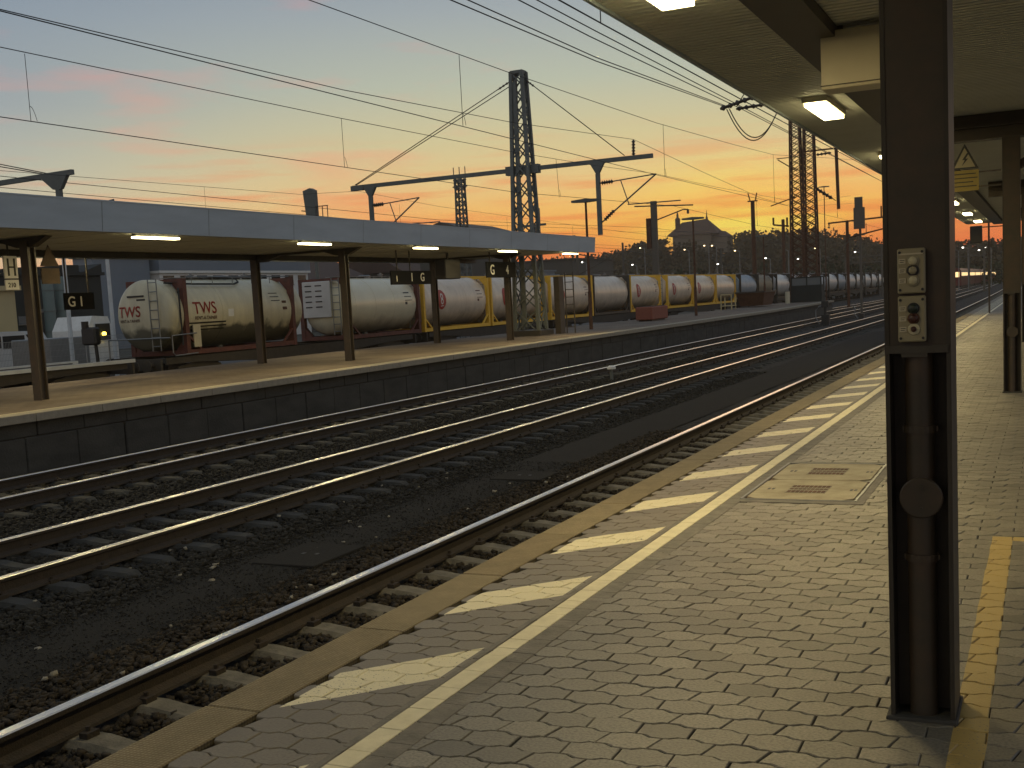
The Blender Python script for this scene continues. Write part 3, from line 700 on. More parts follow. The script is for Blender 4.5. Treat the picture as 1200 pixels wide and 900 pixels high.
struct(b.build('far_platform_wall', 'wallc'))

# ------------------------------------------------------------------ far canopy
t = thing('platform_canopy', 'long grey flat-roofed canopy on dark posts over the far platform', 'canopy', (-19, 16, 0))
FC = t
b = MB(); b.add([(-15.5,-12,3.12),(-15.46,-12,3.66),(-15.46,42.1,3.66),(-15.5,42.1,3.12),(-15.58,-12,3.12),(-15.58,42.1,3.12),(-15.58,-12,3.66),(-15.58,42.1,3.66)], [(0,1,2,3)[::-1],(0,3,5,4),(1,6,7,2),(2,7,5,3)])

for y in np.arange(-10.6, 42, 3.0):
    b.add([(-15.497,y,3.13),(-15.457,y,3.65),(-15.457,y+.012,3.65),(-15.497,y+.012,3.13)], [(0,1,2,3)], 1)
b.box(-15.50,-15.45,-12,42.1,3.66,3.685,0); b.box(-22.9,-15.6,42.02,42.1,3.2,3.66); b.box(-22.9,-22.82,-12,42.02,3.17,3.5); b.build('fascia', ['fascia','mast'], t)
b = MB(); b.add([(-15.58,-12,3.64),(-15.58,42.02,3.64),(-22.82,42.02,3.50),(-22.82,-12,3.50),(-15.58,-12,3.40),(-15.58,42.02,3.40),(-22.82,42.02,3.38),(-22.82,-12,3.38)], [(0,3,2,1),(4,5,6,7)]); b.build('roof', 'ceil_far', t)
b = MB(); b.box(-20.45, -15.6, -12, 42.0, 3.175, 3.2); b.box(-22.8,-20.75,-12,42.0,3.25,3.28)
for y in np.arange(-11.5, 42, 1.2): b.box(-20.45, -15.62, y, y+.03, 3.168, 3.1745)
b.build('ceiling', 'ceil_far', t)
b = MB(); b.box(-20.72,-20.48,-12,42,3.03,3.25); b.build('longitudinal_beam', 'steel_dark', t)
b = MB(); b.box(-15.74,-15.60,-12,42,3.13,3.174); b.build('edge_soffit', 'steel_dark', t)
for y in (-5.7, 5.45, 16.6, 27.75, 38.6):
    b = MB(); b.prism([(-17.0,y-.08,3.16),(-20.45,y-.08,3.16),(-20.45,y-.08,2.95),(-20.2,y-.08,2.95),(-19.7,y-.08,3.10),(-18.2,y-.08,3.10),(-17.8,y-.08,2.98),(-17.4,y-.08,2.98)], (0,.16,0)); b.build('cross_beam', 'steel_dark', t)
    for x in (-17.6, -20.6):
        b = MB(); b.box(x-.10, x+.10, y-.10, y-.075, FZ, 3.1); b.box(x-.10, x+.10, y+.075, y+.10, FZ, 3.1); b.box(x-.045, x+.045, y-.075, y+.075, FZ, 3.1); b.build('column', 'column_brown', t)
FL = [('above the tank with red letters', 18.45), ('second from the left in the photo', 24.07), ('third from the left, above the 1 G sign', 29.7), ('above the G 4 sign', 35.35), ('farthest right, at the canopy end', 40.95), ('first one outside the left picture edge', 12.8), ('second one outside the left picture edge', 7.2)]
for lb, y in FL:
    ceiling_light('ceiling_light', -16.05, y, 3.14, .14, 1.25, 'lit tube lamp under the far canopy, '+lb, 'lamps under the far canopy', LAMP_W*1.15, hw=.045)
for i, y in enumerate((10, 21.3, 32.6)):
    ceiling_light('ceiling_light', -21.6, y, 3.30, .2, 1.25, ['lit tube lamp at the rear of the far canopy, farthest left', 'lit tube lamp at the rear of the far canopy, behind the second front post', 'lit tube lamp at the rear of the far canopy, behind the 1 G sign'][i], 'lamps under the far canopy', LAMP_W*.9, hw=.045)

def sign_board(name, label, cat, pts_box, texts, face='navy', hang=None, letter='letter'):
    """board facing +x; texts: (body, y, z, size)"""
    x, y0, y1, z0, z1 = pts_box
    t = thing(name, label, cat, (x, (y0+y1)/2, z0))
    b = MB(); b.bbox(x-.06, x+.0, y0, y1, z0, z1, .01); b.build('board', face, t)
    for body, y, z, sz in texts:
        vs, fs = text_verts(body, sz); q = MB(); q.add([(x+.004+v.z, y+v.x, z+v.y) for v in vs], fs); q.build('lettering', letter, t)
    if hang:
        for yy in hang[0]: h = MB(); h.box(x-.045, x-.015, yy-.015, yy+.015, z1, hang[1]); h.build('hanger', 'steel_dark', t)
    return t
sign_board('platform_sign', 'black hanging platform section sign reading G 4 under the far canopy', 'sign', (-17.25, 36.2, 38.6, 2.30, 2.84), [('G', 36.45, 2.41, .48), ('4', 37.75, 2.42, .44)], hang=((36.5, 38.2), 3.3))
sign_board('platform_sign', 'black hanging sign reading 1 G, left of the G 4 sign under the far canopy', 'sign', (-17.7, 30.5, 33.0, 2.14, 2.56), [('I', 30.78, 2.24, .24), ('1', 31.65, 2.24, .36), ('G', 32.28, 2.24, .36)], hang=((30.9, 31.7), 3.2))
sign_board('platform_sign', 'small black section sign reading G 1 at the left end of the far platform', 'sign', (-20.9, 20.70, 21.65, 1.82, 2.22), [('G 1', 20.78, 1.90, .34)], hang=((20.8, 21.5), 3.2))
t = thing('platform_sign', 'white sign with a large black H behind the leftmost far platform post', 'sign', (-19, 17.45, 2.3))
b = MB(); b.box(-19.03,-19,17.28,17.62,2.47,2.92); b.build('board', 'white_clean', t)
b = MB(); b.box(-19.0,-18.99,17.36,17.40,2.52,2.87); b.box(-19.0,-18.99,17.52,17.56,2.52,2.87); b.box(-19.0,-18.99,17.40,17.52,2.68,2.71); b.build('lettering', 'black', t)
b = MB(); b.box(-19.03,-19,17.28,17.62,2.24,2.44); b.build('number_plate', 'white_clean', t)
vs, fs = text_verts('210', .13); q = MB(); q.add([(-18.996+v.z, 17.34+v.x, 2.29+v.y) for v in vs], fs); q.build('number', 'black', t)
b = MB(); b.tube((-19.05,17.45,2.9),(-19.05,17.45,3.35),.02); b.build('hanger', 'steel_dark', t)
t = thing('warning_sign', 'rusty brown triangular warning sign hanging beside the leftmost far platform post', 'warning sign', (-17.5, 16.95, 2.4))
b = MB(); b.prism([(-17.5,16.78,2.62),(-17.5,17.24,2.62),(-17.5,17.01,3.03)], (.02,0,0)); b.build('triangle', 'rust_dark', t)
b = MB(); b.box(-17.5,-17.48,16.78,17.24,2.28,2.58); b.build('plate', 'rust_dark', t)
b = MB(); b.box(-17.6,-17.5,16.9,17.0,2.66,2.7); b.build('bracket', 'steel_dark', t)

# planter on the far platform
t = thing('planter', 'low reddish brown oblong planter standing on the far platform', 'planter', (-18.9, 59.4, FZ))
b = MB(); b.box(-19.1,-18.4,58.0,60.3,FZ,FZ+.08); b.build('foot', 'steel_dark', t)
b = MB(); b.bbox(-19.2,-18.3,57.75,60.55,FZ+.06,FZ+.74,.045); b.build('trough', 'planter', t)
b = MB(); b.box(-19.1,-18.4,57.87,60.43,FZ+.741,FZ+.76); b.build('soil', 'ground', t)

# ------------------------------------------------------------------ masts
def lattice(b, cx, cy, z0, z1, w0, w1, leg=.09, brace=.045, step=1.0, d0=None, d1=None):
    d0 = w0 if d0 is None else d0; d1 = w1 if d1 is None else d1
    def c(sx, sy, z):
        t = (z-z0)/(z1-z0); return Vector((cx+sx*(w0*(1-t)+w1*t)/2, cy+sy*(d0*(1-t)+d1*t)/2, z))
    for sx in (-1,1):
        for sy in (-1,1): b.beam(c(sx,sy,z0), c(sx,sy,z1), leg, leg, 0, (0,1,0))
    z = z0; k = 0
    while z < z1-.05:
        zn = min(z1, z+step*(1-.35*(z-z0)/(z1-z0)))
        for a, bb in (((-1,-1),(1,-1)), ((-1,1),(1,1)), ((-1,-1),(-1,1)), ((1,-1),(1,1))):
            b.beam(c(*a,z), c(*bb,zn), brace, brace*.6, 0, (0,1,0)); b.beam(c(*bb,z), c(*a,zn), brace, brace*.6, 0, (0,1,0))
        z = zn; k += 1
def insulator(b, p0, p1, r=.055, n=5, mi=1):
    p0 = Vector(p0); p1 = Vector(p1); L = (p1-p0).length; pr = [(0,r*.4)]
    for k in range(n): a = L*(k+.15)/n; pr += [(a,r*.5),(a+L*.25/n,r),(a+L*.55/n,r*.5)]
    pr.append((L,r*.4)); b.lathe(p0, p1-p0, pr, 10, mi)
# mast A: big lattice mast on the far platform with a cross beam over the tracks
t = thing('catenary_mast', 'tall grey lattice mast on the far platform carrying a long tilted cross beam and stays', 'mast', (-18.6, 42.8, FZ))
b = MB(); lattice(b, -18.6, 42.8, FZ+.1, 10.3, 1.02, .46, .13, .05, .95, .8, .4); b.box(-18.86,-18.34,42.58,43.02,10.22,10.34); b.build('lattice_tower', 'mast', t)
b = MB(); b.bbox(-19.3,-17.9,42.1,43.5,FZ-.05,FZ+.22,.03); b.build('base_block', 'steel_dark', t)
b = MB(); b.beam((-18.75,42.6,.4),(-18.7,42.6,9.9),.16,.08); b.build('cable_duct', 'mast', t)
b = MB(); b.beam((-26.45,42.8,6.56),(-13.3,42.8,6.57),.13,.16); b.box(-26.5,-25.9,42.7,42.9,6.42,6.62); b.box(-19.3,-17.9,42.66,42.94,6.38,6.72); b.build('cross_beam', 'mast', t)
b = MB()
b.tube((-18.85,42.7,10.0),(-26.3,42.75,6.66),.018,n=5); b.tube((-18.85,42.9,9.9),(-26.3,42.85,6.66),.018,n=5); b.tube((-18.4,42.8,10.05),(-14.4,42.8,6.68),.018,n=5); b.build('stay_wire', 'wire', t)
b = MB(); insulator(b, (-19.0,42.7,9.93),(-19.45,42.72,9.73),.05,3,0); insulator(b,(-18.25,42.8,9.92),(-17.95,42.8,9.67),.05,3,0); insulator(b,(-14.05,42.8,6.66),(-14.03,42.8,7.22),.085,5,0); b.build('insulator', 'insul', t)
for x, zb, dirn in ((-15.5,3.8,1),(-25.6,3.8,1)):
    b = MB(); b.beam((x,42.8,zb),(x,42.8,6.5),.15,.15,0,(0,1,0)); b.prism([(x-.28,42.72,6.5),(x+.28,42.72,6.5),(x+.08,42.72,6.15),(x-.08,42.72,6.15)],(0,.16,0))
    p = b.build('drop_post', 'mast', t)
    b = MB(); z1, z2 = 5.75, 4.35; xt = x+2.3
    b.tube((x+.55,42.8,z1+.02),(xt,42.8,z1+.14),.025,n=6); b.tube((x+.55,42.8,z2+.27),(xt,42.8,z1+.14),.03,n=6); b.tube((x+.9,42.8,z1+.04),(x+1.2,42.8,4.86),.02,n=6); b.tube((x+1.15,42.8,4.86),(x+3.2,42.8,4.84),.025,n=6)
    b.tube((x+.05,42.8,z1),(x+.15,42.8,z1),.03,n=6); b.tube((x+.05,42.8,z2-.1),(x+.2,42.8,z2),.03,n=6)
    arm = b.build('cantilever_arm', 'mast', t)
    b = MB(); insulator(b,(x+.13,42.8,z1),(x+.6,42.8,z1+.02),.09,5,0); insulator(b,(x+.2,42.8,z2),(x+.6,42.8,z2+.33),.09,5,0); b.build('insulator', 'insul', arm)
# box and ladder cage beside mast A
t = thing('equipment_cabinet', 'narrow brown metal cabinet with mesh cage standing behind the lattice mast', 'cabinet', (-17.7, 44.0, FZ))
b = MB(); b.box(-17.95,-17.72,43.8,44.3,FZ,2.35); b.build('body', 'steel_brown', t)
b = MB()
for x in (-17.55,-17.2): b.beam((x,44.05,FZ),(x,44.05,2.5),.04,.04)
for z in np.arange(.3,2.5,.3): b.beam((-17.55,44.05,z),(-17.2,44.05,z),.03,.03)
b.build('cage', 'steel_brown', t)

# left beam of a mast outside the frame
t = thing('catenary_mast', 'mast beam end with drop post at the left edge, above the far canopy', 'mast', (-44, 30.5, -1))
b = MB(); lattice(b, -44, 30.5, -1, 10, 1.0, .5, .12, .05, 1.0); b.build('lattice_tower', 'mast', t)
b = MB(); b.beam((-44,30.5,6.35),(-29.9,30.5,6.62),.14,.17); b.prism([(-31.3,30.42,6.5),(-30.1,30.42,6.58),(-30.45,30.42,6.1),(-30.8,30.42,6.1)],(0,.16,0)); b.beam((-30.6,30.5,6.2),(-30.6,30.5,3.9),.17,.17,0,(0,1,0)); b.build('cross_beam', 'mast', t)
b = MB(); b.tube((-31.0,30.5,6.66),(-44,30.5,9.8),.018,n=5); b.tube((-31.2,30.6,6.66),(-44,30.6,9.5),.018,n=5); b.build('stay_wire', 'wire', t)
b = MB(); b.tube((-30.4,30.5,5.3),(-28.2,30.5,5.55),.025,n=6); b.tube((-30.4,30.5,4.2),(-28.2,30.5,5.55),.03,n=6); b.build('cantilever_arm', 'mast', t)

# mast B: wide lattice tower at the end of the far platform
t = thing('catenary_mast', 'tall wide rusty lattice tower beyond the far platform against the sunset', 'mast', (-18.6, 101.5, -1))
b = MB()
for dx in (-.62,.62): lattice(b, -18.55+dx*.9, 101.5, -1, 15.4, 1.15, .75, .12, .07, .72, 1.2, .8)
b.build('lattice_tower', 'rust', t)
b = MB(); b.beam((-15.7,101.5,7.6),(-15.8,101.5,12.5),.24,.24,0,(0,1,0)); b.beam((-19,101.5,12.55),(-13.5,101.5,12.6),.12,.12); b.build('drop_post', 'rust', t)
b = MB(); b.tube((-19.2,101.5,8.9),(-21.3,101.5,8.3),.05,n=6); b.tube((-19.0,101.5,11.0),(-20.6,101.5,12.1),.05,n=6); b.tube((-19,101.5,12.2),(-20.7,101.5,12.2),.04,n=6); b.tube((-17.7,101.5,9.6),(-15.9,101.5,8.3),.035,n=6)
b.build('cantilever_arm', 'rust', t)
b = MB(); insulator(b,(-17.5,101.5,9.45),(-16.2,101.5,8.5),.2,5,0); insulator(b,(-17.4,101.5,12.2),(-16.2,101.5,12.25),.14,4,0); b.build('insulator', 'insul', t)

# near insulated bridge between the wires close to the near canopy
t = thing('section_insulator', 'overhead wire section insulator with looping jumper cables beside the near canopy edge', 'insulator', (-5.0, 23, 4.9))
b = MB(); insulator(b,(-5.75,23.0,4.96),(-5.05,23.0,5.12),.06,5,0); insulator(b,(-5.45,23.05,4.93),(-4.75,23.05,4.96),.05,5,0); b.tube((-5.05,23,5.12),(-3.4,23,5.45),.03,n=6); b.build('insulator', 'insul', t)
b = MB()
def loop(p0, p1, sag, n=14): 
    p0 = Vector(p0); p1 = Vector(p1); return [p0.lerp(p1, k/n)+Vector((0,0,-sag*4*(k/n)*(1-k/n))) for k in range(n+1)]
b.path(loop((-5.6,22.9,4.93),(-4.7,23.4,4.93),.62),.011); b.path(loop((-5.55,22.9,4.93),(-4.72,23.5,4.93),.56),.011); b.path(loop((-4.7,23.4,4.95),(-4.2,24.6,5.05),.35),.011); b.path(loop((-4.7,23.4,4.95),(-4.2,24.9,5.05),.28),.011)
b.path([(-5.4,22.9,4.96),(-5.1,22.7,5.3),(-4.9,22.6,5.5)],.01); b.build('jumper_cable', 'wire', t)

# overhead lines: polylines through support heights
def overhead(label, wires, droppers=(), r=.0072):
    x = wires[0][1][0][0]; t = thing('overhead_line', label, 'overhead wire', (x, 20, 4.5))
    for nm, pts in wires:
        b = MB(); P = [Vector(p) for p in pts]; Q = []
        for k in range(len(P)-1):
            L = (P[k+1]-P[k]).length; n = max(1, int(L/3)) if L < 200 else 40
            for j in range(n): Q.append(P[k].lerp(P[k+1], j/n))
        Q.append(P[-1]); b.path(Q, r if 'feeder' not in nm else r*1.25, 5); b.build(nm, 'wire', t)
    for (p0, p1) in droppers:
        b = MB(); b.path([p0, p1], .006, 4); b.path(loop(Vector(p1)+Vector((0,0,.22)), Vector(p1)+Vector((0,.12,.02)), -.06, 6), .005, 4); b.build('dropper', 'wire', t)
    return t
overhead('twin contact wires over the nearest track, ending at the looping cables', [('contact_wire', [(-5.6,-6,4.55),(-5.6,11.2,4.61),(-5.6,15.6,4.68),(-5.6,23.1,4.97)]), ('contact_wire', [(-5.6,-6,4.62),(-5.6,11.2,4.69),(-5.6,15.6,4.73),(-5.6,23.1,4.99)]),
    ('contact_wire', [(-5.1,-6,4.65),(-5.1,14,4.66),(-5.1,22,4.76),(-5.1,60,4.9)]), ('contact_wire', [(-5.0,-6,4.68),(-5.0,14,4.70),(-5.0,22,4.74),(-5.0,60,4.8)])])
overhead('single thick wire close to the edge of the near canopy', [('feeder_wire', [(-4.7,-6,4.6),(-4.7,13.4,4.63),(-4.7,20,4.66),(-4.7,40,4.78),(-4.7,90,5.4)]), ('hanger', [(-4.7,13.3,4.63),(-4.7,13.3,5.1)])])
overhead('overhead line of the middle track, passing the top of the lattice mast', [
    ('messenger_wire', [(-9.3,-6,6.3),(-9.3,14,5.79),(-9.3,21,5.81),(-9.3,30.4,5.92),(-9.3,38.8,6.17),(-9.5,46,6.5)]+[(-9.3-.1*k, 46+12*k, 6.5+.9*min(k,4)) for k in range(1,8)]),
    ('contact_wire', [(-9.3,-6,4.58),(-9.3,30,4.56),(-9.3,46,4.62),(-9.4,100,4.8),(-12,200,5)])],
    [((-9.3,18.85,5.79),(-9.3,18.85,4.58)), ((-9.3,30.95,5.95),(-9.3,30.95,4.56)), ((-9.3,45,6.4),(-9.3,45,4.62)), ((-9.35,60,7.2),(-9.35,60,4.7)), ((-9.3,8,5.9),(-9.3,8,4.58))])
overhead('overhead line beside the far platform, held by the drop post arm', [
    ('messenger_wire', [(-13.3,-6,5.75),(-13.3,12.4,5.40),(-13.3,21.2,5.44),(-13.3,29.8,5.54),(-13.2,36,5.66),(-13.2,42.8,5.89),(-13.3,52,6.0),(-13.4,78,6.5),(-14,102,8)]),
    ('contact_wire', [(-13.3,-6,4.4),(-13.3,30,4.45),(-12.6,42.8,4.66),(-13.3,60,4.6),(-13.8,102,4.7),(-15,200,4.8)])],
    [((-13.3,12.84,5.38),(-13.3,12.84,4.42)), ((-13.3,21.25,5.44),(-13.3,21.25,4.43)), ((-13.25,33,5.6),(-13.2,33,4.47)), ((-13.3,60,6.1),(-13.3,60,4.6)), ((-13.4,75,6.4),(-13.4,75,4.64))])
overhead('feeder wire resting on the upright insulator at the end of the cross beam', [('feeder_wire', [(-14,-6,6.35),(-14,13,6.16),(-14,22.5,6.28),(-14,31.6,6.6),(-14.03,42.8,7.24),(-14,53.4,6.72),(-14,64,6.28),(-14.2,72,6.3),(-14.5,100,8.5)])])
overhead('overhead line of the tank wagon track, seen just above the far canopy', [
    ('messenger_wire', [(-27.2,-6,6.3),(-27.2,25,5.98),(-27.2,40,6.19),(-26.2,42.8,6.4),(-27.2,52,6.3),(-27.2,80,5.9),(-27.2,101,6.6),(-27.6,160,6.1)]),
    ('contact_wire', [(-27.2,-6,4.9),(-27.2,42,4.9),(-27.2,101,4.9),(-27.6,160,4.9),(-30,260,4.9)])],
    [((-27.2,34,6.1),(-27.2,34,4.92)), ((-27.2,48,6.2),(-27.2,48,4.92)), ((-27.2,60,6.1),(-27.2,60,4.92)), ((-27.2,70,6.0),(-27.2,70,4.92)), ((-27.2,90,6.1),(-27.2,90,4.92))])
overhead('thin crossing wires running from the lattice mast towards the far tower', [
    ('messenger_wire', [(-31.5,-6,6.9),(-31.5,30,6.5),(-31.5,60,6.3),(-31.5,100,7.2),(-31.5,160,7)]), ('contact_wire', [(-31.5,30,5.2),(-31.5,160,5.2)]),
    ('messenger_wire', [(-36,20,6.9),(-36,60,6.6),(-36,100,7.4),(-36,170,7)]), ('contact_wire', [(-36,20,5.3),(-36,170,5.3)]), ('messenger_wire', [(-41,20,7.4),(-41,60,6.8),(-41,110,7.6),(-41,180,7)])], r=.012)

# lamp posts on the far platform
def lamp_post(loc, h, label, s=1.0):
    x, y, z = loc; t = thing('lamp_post', label, 'lamp post', loc, 'double-armed lamp posts')
    b = MB(); b.tube((x,y,z),(x,y,z+h*.3),.085,n=8); b.tube((x,y,z+h*.3),(x,y,z+h),.065,.05,n=8); b.build('pole', 'rust', t)
    b = MB()
    for sx in (-1,1):
        b.prism([(x,y-.14,z+h),(x+sx*.62,y-.14,z+h+.03),(x+sx*.62,y-.14,z+h+.12),(x,y-.14,z+h+.16)],(0,.28,0))
    b.build('lamp_head', 'mast', t); return t
lp = lamp_post((-17.97,47.94,FZ), 5.45, 'tall double-armed lamp post just right of the far canopy end')
dup(lp, (-18.28,66.0,FZ), 'tall double-armed lamp post in front of the hilltop building')
dup(lp, (-20.6,95,FZ), 'tall double-armed lamp post left of the wide rusty lattice tower')
lamp_post((-24.9,150,-1), 14.3, 'double-armed lamp post just right of the wide rusty lattice tower')

# concrete pole with square shield at the far platform
t = thing('signal_post', 'thick concrete pole with dark shield and cantilever arm left of the hilltop building', 'pole', (-33, 106, -1))
b = MB(); b.box(-33.3,-32.78,105.8,106.2,-1,9.95); b.build('pole', 'mast_far', t)
b = MB(); b.bbox(-33.75,-33.32,105.7,105.95,5.6,8.4,.02); b.build('shield', 'rust', t)
b = MB(); b.tube((-34.9,106,9.62),(-29.3,106,9.3),.07,n=6); b.tube((-32.8,106,8.2),(-30.3,106,8.95),.06,n=6); b.tube((-30.3,106,8.95),(-29.8,106,8.95),.06,n=6); b.tube((-29.8,106,8.95),(-29.8,106,8.55),.11,n=6); b.build('cantilever_arm', 'mast_far', t)

# signal on the left, behind the far canopy roof
t = thing('railway_signal', 'dark tilted signal shield with a small railed platform rising behind the far canopy roof', 'signal', (-40, 60, -1))
b = MB(); b.prism([(-40.35,59.8,7.0),(-39.7,59.8,7.0),(-39.72,59.8,8.7),(-40.0,59.8,8.84),(-40.5,59.8,8.7)], (0,.4,0)); b.build('shield', 'mast', t)
b = MB(); b.tube((-40.05,60.1,-1),(-40.05,60.1,7.2),.12,n=8); b.build('pole', 'mast', t)
b = MB(); b.box(-39.7,-38.8,59.8,60.6,7.0,7.04)
for x in (-39.6,-39.2,-38.85): b.beam((x,59.85,7.0),(x,59.85,7.72),.04,.04)
b.beam((-39.7,59.85,7.72),(-38.8,59.85,7.72),.05,.05); b.beam((-40.7,59.85,7.55),(-40.4,59.85,7.5),.06,.06); b.build('service_platform', 'steel_brown', t)

# thin lattice mast behind the far canopy
t = thing('catenary_mast', 'slim lattice mast with small forks on top, left of the tall lattice mast', 'mast', (-33, 66, -1))
b = MB(); lattice(b, -33, 66, -1, 9.2, .75, .42, .09, .05, .7); b.build('lattice_tower', 'mast', t)
b = MB()
for x in (-33.4,-32.6,-33.0): b.tube((x,66,8.6),(x,66,9.9),.03,n=5)
b.beam((-33.5,66,8.7),(-32.5,66,8.7),.07,.07); b.beam((-33.45,66,9.1),(-32.55,66,9.1),.07,.07); b.build('fork', 'mast', t)
t = thing('catenary_mast', 'short mast with an upright insulator showing above the roof right of the tall lattice mast', 'mast', (-47, 110, -1))
b = MB(); b.tube((-47.0,110,-1),(-47.0,110,8.8),.2,n=8); b.beam((-48.2,110,8.9),(-45.6,110,8.95),.22,.22); b.tube((-46.3,110,8.9),(-46.3,110,10.6),.12,n=6); b.build('pole', 'mast', t)
b = MB(); b.tube((-47,110,7.3),(-42.5,110,7.6),.05,n=6); b.tube((-43.4,110,6.4),(-42.5,110,7.6),.05,n=6); b.build('cantilever_arm', 'mast', t)

# signal mast near the right, between the tracks
t = thing('railway_signal', 'tall signal mast with dark back shield and service ladder left of the nearest column', 'signal', (-12.5, 90, -.9))
b = MB(); b.box(-12.78,-12.22,89.9,90.05,5.9+.6,7.65); b.box(-12.86,-12.08,89.88,90.08,5.35,6.9); b.build('shield', 'mast_far', t)
b = MB(); b.tube((-12.45,90.2,-.95),(-12.45,90.2,6.0),.09,n=8); b.build('pole', 'mast_far', t)
b = MB(); b.box(-12.9,-12.0,90.0,90.5,4.95,5.0); b.beam((-12.0,90.0,4.95),(-12.0,90.0,5.7),.04,.04); b.beam((-12.9,90.3,4.95),(-13.8,90.3,4.0),.06,.06)
for k in range(12): b.beam((-12.62,90.35,.0+k*.4),(-12.28,90.35,.0+k*.4),.03,.03)
b.build('service_platform', 'mast_far', t)
b = MB(); b.tube((-12.85,90.0,6.2),(-12.65,89.9,6.2),.05,n=6); b.build('bracket', 'mast_far', t)
t = thing('catenary_mast', 'small red-brown mast arm between the rusty lattice tower and the signal shield', 'mast', (-16.2, 112, -1))
b = MB(); b.tube((-16.6,112,-1),(-16.6,112,7.1),.14,n=8); b.beam((-18.3,112,7.0),(-13.2,112,7.2),.14,.14); b.tube((-13.6,112,7.2),(-13.6,112,8.2),.07,n=5); b.tube((-16.4,112,5.6),(-13.2,112,6.2),.07,n=5); b.build('pole', 'rust', t)
for i, (x, y, h, lb) in enumerate([(-27,120,10.2,'dark red mast with horns left of the rusty lattice tower'), (-30,150,9.8,'short mast with square bracket just left of the rusty lattice tower'), (-34,175,9,'distant thin mast behind the tank wagons')]):
    t = thing('catenary_mast', lb, 'mast', (x, y, -1)); b = MB(); b.tube((x,y,-1),(x,y,h),.24,.2,n=8); b.build('pole', 'rust' if i < 2 else 'mast_far', t)
    b = MB()
    if i == 1: b.beam((x-1.2,y,h-.6),(x+.7,y,h-.9),.2,.2); b.beam((x-1.2,y,h-.6),(x-1.2,y,h+.3),.2,.2); b.beam((x+.5,y,h-1),(x+.5,y,h+.2),.2,.2)
    else: b.tube((x-.25,y,h),(x-.45,y,h+.8),.06,n=5); b.tube((x+.25,y,h),(x+.45,y,h+.8),.06,n=5); b.beam((x-.5,y,h),(x+.5,y,h),.12,.12)
    b.build('bracket', 'rust', t)

